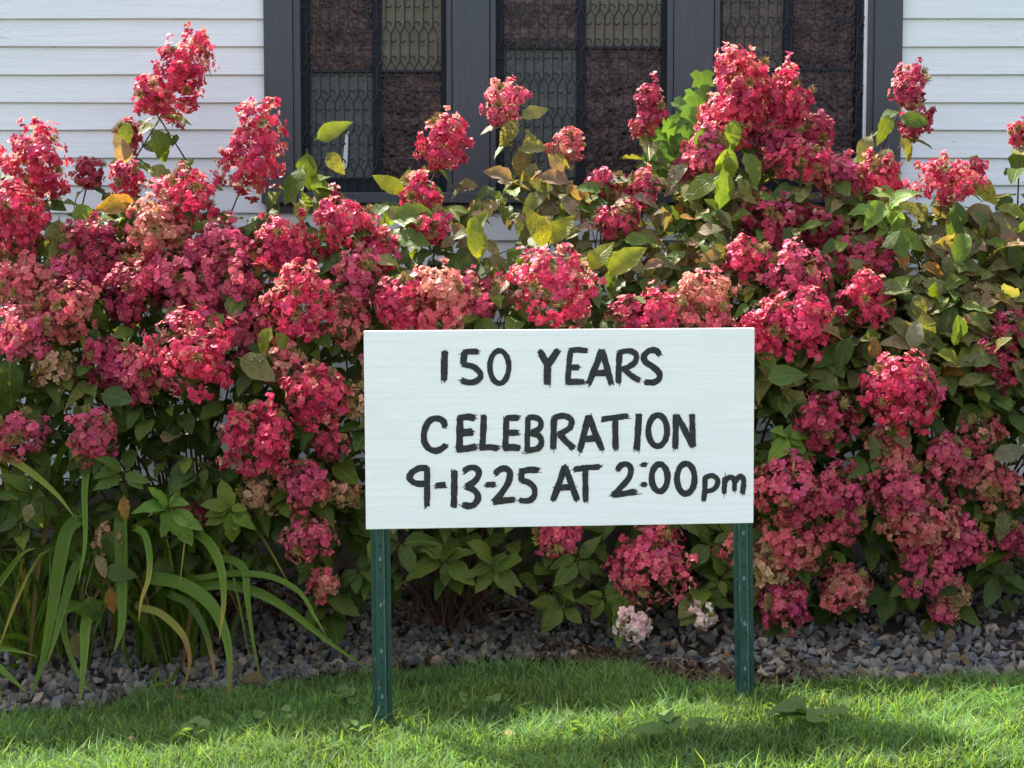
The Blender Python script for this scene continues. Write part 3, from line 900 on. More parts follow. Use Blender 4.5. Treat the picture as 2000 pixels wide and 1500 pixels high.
def head_mesh(w, h, tone, rng, loose=0.0):
    def prof(t):
        a = np.where(t > p0, 1 - (np.abs(t - p0) / (1.02 - p0)) ** pe, 1 - (np.abs(t - p0) / (p0 + .12)) ** 2.4)
        return np.clip(a, 0.02, 1) ** .62
    area = math.pi * w * h * .95
    n = int(np.clip(area / .00033 * (1 - .5 * loose), 30, 760))
    t = rng.beta(1.15, 1.25, n)
    pe = rng.uniform(1.6, 3.0); p0 = rng.uniform(.26, .42); squash = rng.uniform(.84, 1.12); sk = rng.normal(0, .06, 2)
    ph = rng.uniform(0, 2 * np.pi, n)
    k1, k2, k3 = rng.uniform(0, 6.28, 3)
    lump = 1 + .15 * np.sin(2 * ph + 6 * t + k1) + .11 * np.sin(4 * ph - 11 * t + k2) + .09 * np.sin(11 * t + k3)
    # florets sit in branch clusters, with looser ones between
    nc = max(6, int(area / .0026))
    tc = rng.beta(1.2, 1.2, nc); pc = rng.uniform(0, 2 * np.pi, nc); rc = rng.uniform(.86, 1.14, nc)
    ci = rng.integers(0, nc, n)
    cl = rng.random(n) < .66
    t = np.clip(np.where(cl, tc[ci] + rng.normal(0, .018 / h, n), t), .02, .955)
    ph = np.where(cl, pc[ci] + rng.normal(0, .020 / (w * .42), n), ph)
    lump = 1 + .11 * np.sin(2 * ph + 6 * t + k1) + .08 * np.sin(4 * ph - 11 * t + k2) + .07 * np.sin(11 * t + k3)
    rad = np.where(cl, rc[ci] - ((t - tc[ci]) * h / .05) ** 2 - ((ph - pc[ci]) * w * .5 / .06) ** 2, rng.uniform(.45, .95, n))
    rad = np.clip(rad, .4, 1.12) * rng.uniform(.93, 1.07, n)
    r = w * .5 * prof(t) * lump * rad
    P = np.stack([r * np.cos(ph) * squash + sk[0] * h * t * t, r * np.sin(ph) + sk[1] * h * t * t, h * (.04 + .96 * t) * (1 + (rad - 1) * .5 * t)], -1)
    dt = .02
    slope = (prof(np.clip(t + dt, 0, 1)) - prof(np.clip(t - dt, 0, 1))) / (2 * dt) * w * .5 / h
    Nn = unit(np.stack([np.cos(ph), np.sin(ph), -slope], -1))
    Nc = unit(np.stack([np.cos(ph + (ph - pc[ci]) * 1.2), np.sin(ph + (ph - pc[ci]) * 1.2), -slope + (t - tc[ci]) * h * 18], -1))
    Nn = unit(np.where(cl[:, None], Nc, Nn) + rng.normal(0, .36, (n, 3)) + np.array([0, 0, .15]))
    # patches where the fertile buds show through and sepals are missing
    npatch = rng.integers(2, 5)
    pt = rng.uniform(.25, .9, npatch); pt[0] = rng.uniform(.66, .86); pp = rng.uniform(0, 6.28, npatch)
    keep = np.ones(n, bool)
    for q in range(npatch):
        c = np.array([w * .5 * prof(np.array([pt[q]]))[0] * math.cos(pp[q]), w * .5 * prof(np.array([pt[q]]))[0] * math.sin(pp[q]), h * pt[q]])
        keep &= np.linalg.norm(P - c, axis=1) > (rng.uniform(.026, .038) if h > .13 else .016)
    # a floret left hanging on its own beyond the tip falls off
    near = (np.linalg.norm(P[:, None] - P[None], axis=2) < .026).sum(1) > 2
    keep &= near | (h < .11)
    P, Nn, t, ph, ci, cl = P[keep], Nn[keep], t[keep], ph[keep], ci[keep], cl[keep]
    n = len(P)
    ref = rng.normal(size=(n, 3)); A = unit(np.cross(Nn, ref)); B = np.cross(Nn, A)
    L = rng.uniform(.0115, .0190, n) * (1 if h > .08 else .85)
    wd = rng.uniform(.85, 1.12, n)
    cup = rng.normal(.10, .30, n); bend = rng.normal(-.04, .28, n)
    curled = rng.random(n) < .10 + .22 * t
    cup = np.where(curled, rng.uniform(.5, 1.1, n), cup); bend = np.where(curled, rng.uniform(.0, .45, n), bend)
    allV = np.empty((n, 4, 6, 3))
    for s in range(4):
        a = s * np.pi / 2 + rng.normal(0, .14, n)
        ca, sa = np.cos(a), np.sin(a)
        U = A * ca[:, None] + B * sa[:, None]; Wd = -A * sa[:, None] + B * ca[:, None]
        ls = L * rng.uniform(.82, 1.1, n)
        cs_, bs = cup + rng.normal(0, .15, n), bend + rng.normal(0, .15, n)
        for q, (al, ac) in enumerate(SEP):
            up = (cs_ * (ac * 2) ** 2 * .5 + bs * al * al + (s % 2) * .06) * ls
            allV[:, s, q] = P + U * (al * ls)[:, None] + Wd * (ac * wd * ls)[:, None] + Nn * up[:, None]
    cols, cream = PAL[tone]
    cols = np.array(cols)
    zone = np.sin(2 * ph + k1 + 4 * t) + .8 * np.sin(7 * t + k2) + rng.normal(0, .55, n)
    base = np.where((zone > .55)[:, None], cols[1], np.where((zone < -.85)[:, None], cols[2], cols[0]))
    base = base * rng.uniform(.78, 1.22, (n, 1))
    if tone in 'rcp':
        fade = (rng.random(n) < .10) | ((t < .22) & (rng.random(n) < .4))
        base[fade] = base[fade] * .5 + np.array([.52, .20, .12]) * .5
    base = np.clip(base * .90, 0, .85)
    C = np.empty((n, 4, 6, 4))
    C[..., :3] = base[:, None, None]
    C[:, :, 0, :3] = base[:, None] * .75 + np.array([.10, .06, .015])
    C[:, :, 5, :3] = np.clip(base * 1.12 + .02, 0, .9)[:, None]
    C[..., 3] = np.where(curled, .9, cream * (rng.random(n) < .5))[:, None, None]
    o = (np.arange(n * 4) * 6)[:, None, None]
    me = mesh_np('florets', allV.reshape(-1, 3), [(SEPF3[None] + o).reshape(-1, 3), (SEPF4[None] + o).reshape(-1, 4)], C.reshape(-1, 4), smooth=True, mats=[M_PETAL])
    # stalks and bud tufts
    Vs, Fs, Cs, off = [], [], [], 0
    ax, af = tube_np([(0, 0, -.01), (0, 0, h * .5), (0, 0, h * .9)], [.0035, .0026, .0012], 5)
    Vs.append(ax); Fs.append(af); Cs.append(np.tile((.20, .13, .05, 1), (len(ax), 1))); off = len(ax)
    m = min(n, 90)
    pick = rng.choice(n, m, replace=False)
    e = P[pick] - Nn[pick] * .002
    s0 = np.stack([0 * e[:, 0], 0 * e[:, 0], np.clip(e[:, 2] - np.linalg.norm(e[:, :2], axis=1) * .55, 0, None)], -1)
    sd = unit(np.cross(e - s0, rng.normal(size=(m, 3)))) * .0007
    q = np.stack([s0 - sd, s0 + sd, e + sd, e - sd], 1)
    stalk = np.array((.34, .27, .09)) if tone != 'w' else np.array((.5, .45, .3))
    Vs.append(q.reshape(-1, 3)); Fs.append((np.array([[0, 1, 2, 3]])[None] + (np.arange(m) * 4)[:, None, None]).reshape(-1, 4) + off)
    Cs.append(np.tile((*stalk, 1), (m * 4, 1))); off += m * 4
    for q_ in range(npatch):
        rr = w * .5 * prof(np.array([pt[q_]]))[0] * .72
        c = np.array([rr * math.cos(pp[q_]), rr * math.sin(pp[q_]), h * pt[q_] * .93])
        nm = unit(np.array([math.cos(pp[q_]), math.sin(pp[q_]), .5]))
        m = 130
        big = 1.0 if h > .13 else .6
        d = unit(nm + rng.normal(0, .75, (m, 3)))
        e = c + d * rng.uniform(.010, .028, (m, 1)) * big + nm * .006 * big
        b0 = c + d * .004
        sd = unit(np.cross(d, rng.normal(size=(m, 3)))) * .0006
        q = np.stack([b0 - sd, b0 + sd, e + sd * 1.1, e - sd * 1.1], 1)
        Vs.append(q.reshape(-1, 3)); Fs.append((np.array([[0, 1, 2, 3]])[None] + (np.arange(m) * 4)[:, None, None]).reshape(-1, 4) + off)
        cc = np.array([(.34, .24, .07), (.36, .20, .09), (.25, .24, .06)])[rng.integers(0, 3, m)]
        Cs.append(np.concatenate([np.repeat(cc, 4, 0), np.ones((m * 4, 1))], 1)); off += m * 4
        # little buds at the tips
        sd2 = sd * 2.6; u2 = d * .0018
        q = np.stack([e - sd2, e - u2, e + sd2, e + u2], 1)
        Vs.append(q.reshape(-1, 3)); Fs.append((np.array([[0, 1, 2, 3]])[None] + (np.arange(m) * 4)[:, None, None]).reshape(-1, 4) + off)
        Cs.append(np.concatenate([np.repeat(cc * 1.15, 4, 0), np.ones((m * 4, 1))], 1)); off += m * 4
    st = mesh_np('flower_head', np.concatenate(Vs), np.concatenate(Fs), np.concatenate(Cs), mats=[M_PEDI])
    return st, me
# px, py, width px, height px, tilt, tone, depth offset
HEADS = [
 (350, 150, 118, 205, 22, 'r', .06), (288, 190, 70, 78, -25, 'r', .0), (70, 318, 145, 150, 0, 'r', -.05), (25, 425, 120, 150, 0, 'r', -.08),
 (500, 292, 125, 200, 32, 'r', -.03), (250, 268, 50, 75, 0, 'c', .15), (248, 352, 75, 80, 0, 'r', .03), (358, 380, 130, 115, 5, 'r', -.02),
 (175, 335, 62, 62, 10, 'c', .3), (300, 455, 160, 110, 0, 's', .0), (178, 475, 130, 100, 0, 'c', .02), (430, 485, 140, 120, 0, 'p', .05),
 (560, 472, 140, 112, 10, 'r', .0), (680, 435, 118, 110, 0, 'r', -.04), (738, 485, 90, 66, 20, 'r', .0), (820, 372, 82, 66, 0, 'r', .0),
 (845, 442, 72, 66, 0, 'r', .0), (868, 274, 98, 112, 12, 'r', .0), (982, 200, 84, 84, -15, 'p', .1), (1110, 280, 68, 62, 10, 's', .1),
 (1266, 215, 76, 115, 5, 'c', .1), (1455, 165, 128, 165, -5, 'r', .0), (1538, 205, 92, 165, 12, 'r', .05), (1430, 235, 125, 120, 0, 'r', .05),
 (1378, 295, 95, 110, -5, 'p', .03), (1530, 285, 115, 95, 0, 'c', .08), (1570, 318, 130, 82, 0, 'r', .0), (1640, 345, 92, 80, 0, 'p', .05),
 (1715, 345, 100, 84, 0, 'r', .05), (1776, 168, 74, 92, 10, 'c', .05), (1788, 242, 54, 72, 30, 'c', .05), (1845, 348, 140, 92, 10, 'r', -.05),
 (1908, 330, 50, 52, 30, 'c', .1), (1992, 262, 46, 56, 0, 'r', .1), (1180, 358, 80, 72, 0, 'c', .05), (1252, 368, 74, 76, 0, 'c', .05),
 (1206, 428, 88, 78, 0, 'c', .03), (1508, 432, 135, 112, 0, 'c', .1), (1612, 442, 95, 72, 0, 'c', .12), (1462, 508, 100, 92, 0, 'r', .0),
 (1560, 535, 140, 110, 0, 'p', .05), (1682, 505, 120, 100, 0, 'c', .1), (1685, 585, 110, 115, 0, 'r', .0), (1570, 622, 150, 100, 10, 'r', -.02),
 (1500, 640, 120, 112, 0, 'r', .0), (1370, 592, 130, 84, 0, 's', .0), (1290, 605, 120, 80, 0, 'r', .0), (1225, 618, 90, 66, 0, 'c', .05),
 (1080, 560, 188, 172, 5, 'r', -.06), (850, 580, 140, 140, 0, 's', -.02), (795, 592, 112, 110, 0, 'r', .0), (930, 575, 95, 95, 0, 'p', .05),
 (700, 540, 98, 112, 0, 'p', .02), (580, 588, 140, 152, 0, 'r', -.05), (450, 562, 140, 130, 0, 'p', .08), (345, 545, 150, 130, 0, 'p', .05),
 (270, 565, 140, 130, 0, 'c', .05), (215, 522, 120, 110, 0, 'c', .06), (392, 605, 125, 110, 0, 'p', .08), (130, 545, 130, 90, 0, 'p', .04),
 (55, 562, 130, 112, 0, 's', .0), (130, 605, 115, 95, 0, 's', -.02), (50, 645, 120, 108, 0, 'p', -.05), (108, 722, 88, 88, 0, 't', .05),
 (215, 708, 105, 105, -10, 'c', .05), (370, 690, 170, 138, 5, 'r', -.08), (272, 722, 130, 100, 0, 'p', .03), (480, 645, 115, 90, 0, 'p', .1),
 (670, 622, 90, 108, 0, 's', .08), (555, 708, 78, 78, 0, 's', .0), (620, 768, 120, 120, 0, 'r', -.05), (700, 785, 62, 92, 0, 't', .05),
 (500, 858, 150, 140, 0, 'r', -.06), (650, 868, 70, 66, 0, 'c', .03), (592, 945, 96, 118, 0, 'p', -.02), (180, 847, 104, 104, 0, 'p', .0),
 (35, 842, 100, 92, 0, 'p', .0), (500, 962, 86, 86, 0, 't', .06), (605, 1045, 92, 108, 0, 'p', -.03), (375, 1008, 68, 68, 0, 'p', .05),
 (215, 1052, 66, 58, 0, 't', .0), (630, 1140, 62, 54, 0, 's', -.03), (668, 962, 66, 78, 0, 't', .06),
 (1760, 758, 160, 138, 0, 'r', -.08), (1612, 818, 126, 108, 0, 'c', .0), (1545, 950, 135, 130, 0, 'p', -.02), (1640, 985, 130, 145, 0, 'p', .0),
 (1550, 1050, 150, 95, 0, 's', .0), (1750, 893, 88, 80, 0, 's', .0), (1765, 960, 125, 112, 0, 'p', -.03), (1850, 893, 98, 82, 0, 'p', .0),
 (1800, 1015, 145, 120, 0, 's', -.03), (1930, 942, 120, 108, 0, 's', .05), (1880, 1052, 104, 108, 20, 'p', -.03), (1812, 1110, 125, 110, 0, 'p', -.05),
 (1650, 1148, 108, 92, 0, 's', -.03), (1532, 1180, 108, 76, 0, 'p', -.06), (1980, 1055, 72, 108, 0, 'p', .0), (1930, 690, 84, 86, 0, 'c', .05),
 (1968, 645, 78, 76, 0, 'c', .05), (1962, 722, 76, 60, 0, 'c', .05), (1920, 842, 78, 66, 0, 's', .04), (1090, 1040, 96, 66, 0, 'p', .05),
 (1275, 1100, 165, 125, 0, 'p', .0), (1432, 1078, 74, 80, 0, 's', .0), (1496, 1100, 105, 88, 0, 't', .02), (1235, 1222, 74, 50, 0, 'w', -.18),
 (1375, 1202, 56, 50, 0, 'w', -.18), (1862, 1162, 70, 84, 0, 't', -.02), (1842, 1192, 52, 44, 0, 'p', -.06), (1725, 855, 78, 58, 0, 's', .05),
 (640, 385, 52, 50, 0, 'c', .1), (1700, 425, 80, 66, 0, 'c', .15), (1590, 260, 70, 80, 0, 'c', .12), (1340, 330, 66, 60, 0, 'c', .15),
 (780, 700, 130, 120, 0, 'p', .08), (900, 790, 130, 120, 0, 's', .1), (1050, 730, 140, 120, 0, 'p', .08), (1200, 770, 130, 120, 0, 'c', .1), (1350, 720, 140, 120, 0, 'p', .08),
 (850, 930, 110, 110, 0, 's', .1), (1020, 920, 110, 110, 0, 'p', .1), (1180, 930, 110, 110, 0, 'p', .1), (1370, 900, 120, 120, 0, 'p', .05),
 (-90, 380, 130, 140, 0, 'r', .0), (-110, 600, 140, 130, 0, 'p', .0), (-220, 450, 130, 130, 0, 'r', .0), (-100, 780, 120, 110, 0, 'p', .0), (-260, 680, 130, 120, 0, 'r', .0),
 (2080, 380, 120, 110, 0, 'c', .05), (2110, 560, 130, 120, 0, 'r', .0), (2090, 830, 130, 120, 0, 'p', .0), (2210, 700, 130, 130, 0, 'p', .0), (2160, 1000, 130, 120, 0, 's', .0), (2250, 450, 120, 120, 0, 'c', .0),
]
hrng = np.random.default_rng(21)
stem_leaf = []        # (point, direction) where leaves sit along the stems
def add_stem(sid, end, updir, r0=.0055, r1=.0030, bow=.18, name='stem'):
    b = shb[sid] + np.array([hrng.normal(0, .07), hrng.normal(0, .05), 0])
    b[2] = float(bed_z(b[0], b[1])) - .01
    e = np.array(end)
    L = np.linalg.norm(e - b)
    mid = b * .55 + e * .45 + np.array([hrng.normal(0, .05), -.05, bow * L])
    q = e - np.array(updir) * L * .22
    path = spline([b, mid * .75 + q * .25, q, e], 9)
    V, F = tube_np(path, np.linspace(r0, r1, 9), 5)
    o = link(name, mesh_np(name, V - shb[sid], F, smooth=True, mats=[M_WOOD]), shrubs[sid])
    return path
for (px, py, w, h, tilt, tone, off) in HEADS:
    P = np.array(place(px, py, off))
    m = P[1] / FPX
    zz = P[2]
    lean = np.interp(zz, [.2, .6, 1.1, 1.5, 1.9], [62, 52, 40, 24, 10]) + hrng.normal(0, 7)     # how far it nods towards the lawn
    if tone == 'w': lean = 120
    ti = R(tilt + hrng.normal(0, 5)); le = R(lean)
    axis = unit(np.array([math.sin(ti) * math.cos(le), -math.sin(le), math.cos(ti) * math.cos(le)]))
    W_, H_ = w * m * 1.05, h * m * 1.03
    if lean > 30: H_ = max(H_, W_ * .85) * 1.05
    st, fl = head_mesh(W_, H_, tone, hrng, .35 if tone in 'tw' else .0)
    base = P - axis * H_ * .48
    sid = owner(P[0])
    zq = Vector(axis).to_track_quat('Z', 'Y').to_matrix().to_4x4() @ Matrix.Rotation(hrng.uniform(0, 6.28), 4, 'Z')
    zq.translation = Vector(base) - shrubs[sid].location
    ho = link('flower_head', st, shrubs[sid])
    ho.matrix_local = zq
    tag(link('florets', fl, ho), kind='stuff')
    path = add_stem(sid, base + axis * .01, axis)
    for f in (1.0, .93, .85, .76, .66):
        i = f * 8
        a = path[int(i)]; b = path[min(8, int(i) + 1)]
        p = a + (b - a) * (i - int(i))
        if f == 1.0: p = base - axis * .012
        stem_leaf.append((sid, p, axis, W_))

# leaf shapes
def leaf_proto(rng, wr=.56, curl=.25, fold=.28, wavy=.05):
    ts = [0, .08, .18, .29, .40, .51, .62, .72, .82, .91]
    V = [(0, -.16, -.02)]; UV = [(.5, 0)]
    side = rng.normal(0, .06)
    for t in ts:
        hw = .5 * wr * max(.02, math.sin(math.pi * min(1, t ** .82 * 1.0 + .015)) ** .85) * (1 + rng.normal(0, .055))
        cz = -curl * t * t + .03 * math.sin(5 * t) + rng.normal(0, .008)
        cx = side * t * t
        for s in (-1, 0, 1):
            V.append((cx + s * hw, t, cz + abs(s) * hw * fold * (1 + rng.normal(0, .25)) + (rng.normal(0, wavy) * hw if s else 0)))
            UV.append((.5 + .5 * s * hw / (.5 * wr), t))
    V.append((side, 1.0, -curl * 1.05)); UV.append((.5, 1))
    F4, F3 = [], [(0, 2, 1), (0, 3, 2)]
    for k in range(len(ts) - 1):
        a = 1 + 3 * k
        F4 += [(a, a + 1, a + 4, a + 3), (a + 1, a + 2, a + 5, a + 4)]
    a = 1 + 3 * (len(ts) - 1); e = a + 3
    F3 += [(a, a + 1, e), (a + 1, a + 2, e)]
    return np.array(V), np.array(F3), np.array(F4), np.array(UV)
lrng = np.random.default_rng(5)
LP = [leaf_proto(lrng, lrng.uniform(.48, .62), lrng.uniform(.0, .45), lrng.uniform(.05, .50), .09) for _ in range(14)]
LM = [mesh_np('leaf', v, [f3, f4], uv=u, smooth=True, mats=[M_LEAF_O]) for v, f3, f4, u in LP]
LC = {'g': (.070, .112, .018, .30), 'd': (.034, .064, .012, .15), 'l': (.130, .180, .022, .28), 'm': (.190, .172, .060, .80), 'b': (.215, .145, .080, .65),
      'k': (.30, .145, .110, .35), 'y': (.200, .205, .016, .55), 'o': (.34, .130, .030, .60), 'n': (.150, .250, .045, .10), 't': (.24, .20, .12, .4)}
leaves = []      # sid, pos, R(3x3), scale, colour, front score
def frame(al, nm):
    al = unit(np.asarray(al, float)); nm = np.asarray(nm, float)
    nm = unit(nm - al * np.dot(nm, al))
    xx = np.cross(al, nm)
    return np.stack([xx, al, nm], 1)
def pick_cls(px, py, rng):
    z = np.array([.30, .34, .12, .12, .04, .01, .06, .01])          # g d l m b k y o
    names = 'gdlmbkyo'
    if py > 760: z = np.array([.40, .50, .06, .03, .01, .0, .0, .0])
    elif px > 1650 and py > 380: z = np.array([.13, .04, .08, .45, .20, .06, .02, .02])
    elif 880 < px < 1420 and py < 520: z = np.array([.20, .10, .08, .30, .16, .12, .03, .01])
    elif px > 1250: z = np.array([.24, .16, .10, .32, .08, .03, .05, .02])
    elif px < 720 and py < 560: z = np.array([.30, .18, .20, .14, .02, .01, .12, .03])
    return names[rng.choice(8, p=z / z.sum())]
def project(p):
    dx, dy, dz = p[0], p[1], p[2] - CAM_H
    f = dy * CP - dz * SP; u = dy * SP + dz * CP
    return 1000 + FPX * dx / f, 750 - FPX * u / f
def add_leaf(sid, p, al, nm, size, cls, bonus=0.0):
    c = np.array(LC[cls]); c[:3] *= lrng.uniform(.75, 1.25) * np.array([lrng.uniform(.85, 1.15), 1, lrng.uniform(.8, 1.2)])
    c[3] = np.clip(c[3] * lrng.uniform(.3, 1.5), 0, 1)
    leaves.append((sid, np.array(p), frame(al, nm), size, c, -p[1] + bonus, lrng.integers(0, len(LP))))
for sid, p, axis, W_ in stem_leaf:
    a0 = lrng.uniform(0, 6.28)
    for s in range(2):
        if lrng.random() < .12: continue
        a = a0 + s * np.pi + lrng.normal(0, .3)
        out = np.array([math.cos(a), math.sin(a), 0]) 
        al = unit(out + np.array([0, -.25, lrng.uniform(-.75, .15)]))
        nm = unit(np.array([0, -.35, 1.0]) + lrng.normal(0, .3, 3) + axis * .3)
        q = p + out * .01
        px, py = project(q)
        add_leaf(sid, q, al, nm, lrng.uniform(.085, .150), pick_cls(px, py, lrng))
# inner and front foliage of the hedge
HX = [-300, 0, 120, 260, 420, 600, 700, 800, 900, 960, 1060, 1150, 1250, 1330, 1430, 1600, 1700, 1760, 1830, 1920, 2000, 2300]
HY = [330, 330, 410, 370, 420, 310, 400, 390, 410, 330, 330, 390, 330, 300, 360, 370, 330, 400, 430, 410, 340, 380]
def in_gap(px, py):
    for cx, cy, rx, ry in ((985, 455, 45, 30), (1775, 500, 40, 40), (1590, 480, 30, 22), (1000, 1010, 1, 1)):
        if ((px - cx) / rx) ** 2 + ((py - cy) / ry) ** 2 < 1: return True
    return False
cnt = 0
while cnt < 5600:
    px = lrng.uniform(-330, 2330)
    if 3200 < cnt < 4400: px = lrng.uniform(1450, 2200)
    top = np.interp(px, HX, HY)
    bot = 1165 + 20 * math.sin(px * .013)
    if px < 560: bot = 1120
    py = top + (bot - top) * lrng.random()
    if 3200 < cnt < 4400: py = top + 40 + (760 - top) * lrng.random()
    dep = abs(lrng.normal(.02, .20)) + .02
    if lrng.random() < .22 or cnt > 4400: dep = lrng.uniform(.2, .80)
    p = np.array(place(px, py, dep))
    if p[1] > 6.46: continue
    if in_gap(px, py): continue
    if p[2] > 1.45 and lrng.random() < .30: continue
    if cnt > 4400 and p[2] > 1.5: continue
    if py > 1040 and lrng.random() < .45: continue
    a = lrng.uniform(-2.6, -.5) if lrng.random() < .75 else lrng.uniform(0, 6.28)
    out = np.array([math.cos(a), math.sin(a), 0])
    al = unit(out + np.array([0, 0, lrng.uniform(-1.0, .25)]))
    nm = unit(np.array([lrng.normal(0, .35), -.55 + lrng.normal(0, .35), 1.0]))
    add_leaf(owner(p[0]), p, al, nm, lrng.uniform(.060, .130), pick_cls(px, py if dep < .25 else 900, lrng))  # deep leaves drawn mostly from dark classes, inner shade put into their colour
    cnt += 1
# the loose olive and bronze leaf sprays under the windows and on the last shrub
for k in range(620):
    if k < 250: px, py = lrng.uniform(880, 1440), lrng.uniform(345, 530)
    elif k < 500: px, py = lrng.uniform(1640, 2060), lrng.uniform(400, 740)
    else: px, py = lrng.uniform(20, 860), lrng.uniform(400, 560)
    if in_gap(px, py): continue
    p = np.array(place(px, py, lrng.uniform(-.03, .22)))
    a = lrng.uniform(0, 6.28)
    al = unit(np.array([math.cos(a), -.3, math.sin(a) * .6 - .35]))
    nm = unit(np.array([lrng.normal(0, .4), -.8 + lrng.normal(0, .3), .7 + lrng.normal(0, .3)]))
    add_leaf(owner(p[0]), p, al, nm, lrng.uniform(.055, .110) if not 250 <= k < 500 else lrng.uniform(.085, .140), pick_cls(px, py, lrng))
    if k % 9 == 0: add_stem(owner(p[0]), p, unit((lrng.normal(0, .6), -.3, .6)), .004, .0015, .12, 'twig')
# leaves that the photograph shows one by one: px, py of the stalk end, length px, direction (deg, 0 = right, 90 = up), class, offset
ONE = [(150, 1235, 52, -98, 'b', -.15), (172, 1165, 60, -84, 'd', -.15), (205, 1115, 62, -5, 'd', -.12), (243, 970, 50, -80, 'o', -.1), (190, 1085, 48, -60, 'b', -.12), (110, 1150, 44, -95, 'b', -.1), (60, 985, 40, -100, 't', -.1), (220, 1040, 60, -110, 'd', -.1), (215, 1150, 50, -85, 'o', -.1),
       (1435, 235, 66, -95, 'l', -.08), (1425, 290, 80, -100, 'l', -.09), (1412, 330, 85, -88, 'l', -.10), (1455, 300, 72, -62, 'l', -.08), (1400, 345, 78, -135, 'l', -.09), (1440, 350, 62, -55, 'm', -.07),
       (1380, 250, 60, -105, 'g', -.05),
       (1870, 395, 80, -110, 'g', -.08), (1905, 415, 64, -55, 'g', -.07), (1885, 455, 70, -105, 'g', -.09), (1930, 470, 60, -50, 'g', -.05),
       (1010, 235, 60, -120, 'm', .03), (1020, 230, 55, 20, 'm', .03), (1030, 260, 50, -80, 'm', .02), (1065, 290, 55, 170, 'm', .03), (1045, 320, 60, -110, 'm', .03), (1080, 300, 45, -50, 'm', .03), (1020, 290, 75, -100, 'b', .05),
       (1100, 340, 50, 150, 'k', .0), (1110, 355, 65, 175, 'k', .0), (1110, 360, 55, -70, 'k', .0), (1130, 370, 50, -40, 'k', .0), (1000, 350, 60, 165, 'k', .03), (1100, 385, 60, -60, 'b', .0),
       (1060, 480, 78, 110, 'y', -.06), (1075, 475, 70, 55, 'y', -.06), (1190, 535, 85, 45, 'y', -.06), (1150, 525, 70, 60, 'y', -.06), (935, 505, 80, 100, 'y', -.04), (920, 470, 70, 60, 'l', -.03),
       (265, 400, 78, 165, 'o', -.03), (270, 405, 60, -10, 'y', -.03), (250, 240, 60, -100, 'l', -.02), (300, 255, 65, -60, 'g', .0), (245, 320, 60, 100, 'k', .03), (290, 330, 60, -30, 'm', .03),
       (115, 430, 80, -100, 'm', -.05), (150, 400, 70, -50, 'l', -.05), (620, 270, 70, 30, 'l', .0), (600, 300, 75, -80, 'l', .0), (590, 330, 80, -110, 'g', .0), (620, 345, 60, -70, 'l', .0), (640, 300, 50, -60, 'm', .0),
       (830, 340, 60, -160, 'l', .0), (790, 375, 70, 150, 'y', .0), (800, 330, 40, -90, 'l', .0), (770, 465, 80, -20, 'g', .0), (770, 430, 90, 10, 'l', .0),
       (1700, 265, 70, -110, 'm', .03), (1740, 225, 60, -120, 'l', .0), (1760, 230, 55, -20, 'g', .0), (1735, 290, 60, -110, 'm', .02), (1760, 270, 50, -60, 'm', .02),
       (1790, 660, 60, 150, 'm', -.05), (1830, 690, 70, -10, 'y', -.06), (1780, 680, 62, 75, 't', -.08), (1960, 1000, 60, -100, 'm', -.03), (1940, 895, 75, 12, 't', -.06),
       (165, 580, 80, -60, 'g', -.03), (530, 640, 60, -120, 'y', -.06), (540, 650, 60, -60, 'l', -.06), (20, 700, 100, -100, 'd', -.05), (200, 770, 75, -10, 'd', -.05),
       (560, 815, 60, -130, 'l', -.05), (470, 700, 90, -20, 'm', -.03), (740, 1040, 60, -100, 'y', .0), (1745, 475, 60, -60, 'o', .0), (1800, 520, 55, -30, 'o', .0), (1960, 480, 50, 10, 'o', .0), (1710, 700, 45, 100, 'o', -.03),
       (1500, 740, 75, 20, 'g', -.05), (1660, 660, 70, -110, 'd', -.05), (1700, 640, 60, -80, 'd', -.05), (1560, 650, 60, -90, 'd', -.03)]
ROS = [(1735, 395, 9, 62, 'n', -.05), (330, 985, 9, 66, 'n', -.05), (448, 992, 10, 52, 'l', -.06), (965, 1100, 8, 72, 'g', -.02), (870, 1090, 7, 62, 'g', .0), (1100, 1180, 7, 52, 'g', -.02),
       (1180, 1165, 7, 52, 'g', -.02), (780, 1060, 6, 62, 'd', .0), (1130, 1090, 5, 62, 'd', .0), (1620, 1000, 6, 50, 'd', .03), (1700, 900, 8, 52, 'g', -.02), (1540, 850, 8, 52, 'n', -.02), (1740, 440, 6, 60, 'l', -.03),
       (1410, 1130, 7, 46, 'g', -.03), (1390, 1060, 6, 60, 'd', .0), (1780, 1130, 6, 46, 'g', -.02), (1950, 1120, 7, 56, 'd', .0), (700, 1110, 8, 46, 'd', .0), (60, 960, 7, 56, 'g', -.03), (240, 920, 6, 50, 'g', -.03), (1740, 1150, 5, 60, 'd', .0), (40, 1010, 5, 50, 'd', -.03)]
def cam_leaf(px, py, ln, ang, cls, off, tilt=None):
    p = np.array(place(px, py, off))
    size = ln * p[1] / FPX * 1.0
    a = R(ang + lrng.normal(0, 6))
    fwd = lrng.uniform(-.45, .1)
    al = unit(np.array([math.cos(a), fwd, math.sin(a)]))
    nm = unit(np.array([lrng.normal(0, .3), -1.0, .55 + lrng.normal(0, .25)]))
    add_leaf(owner(p[0]), p, al, nm, size, cls, 3.0)
    return p
for t in ONE: cam_leaf(*t)
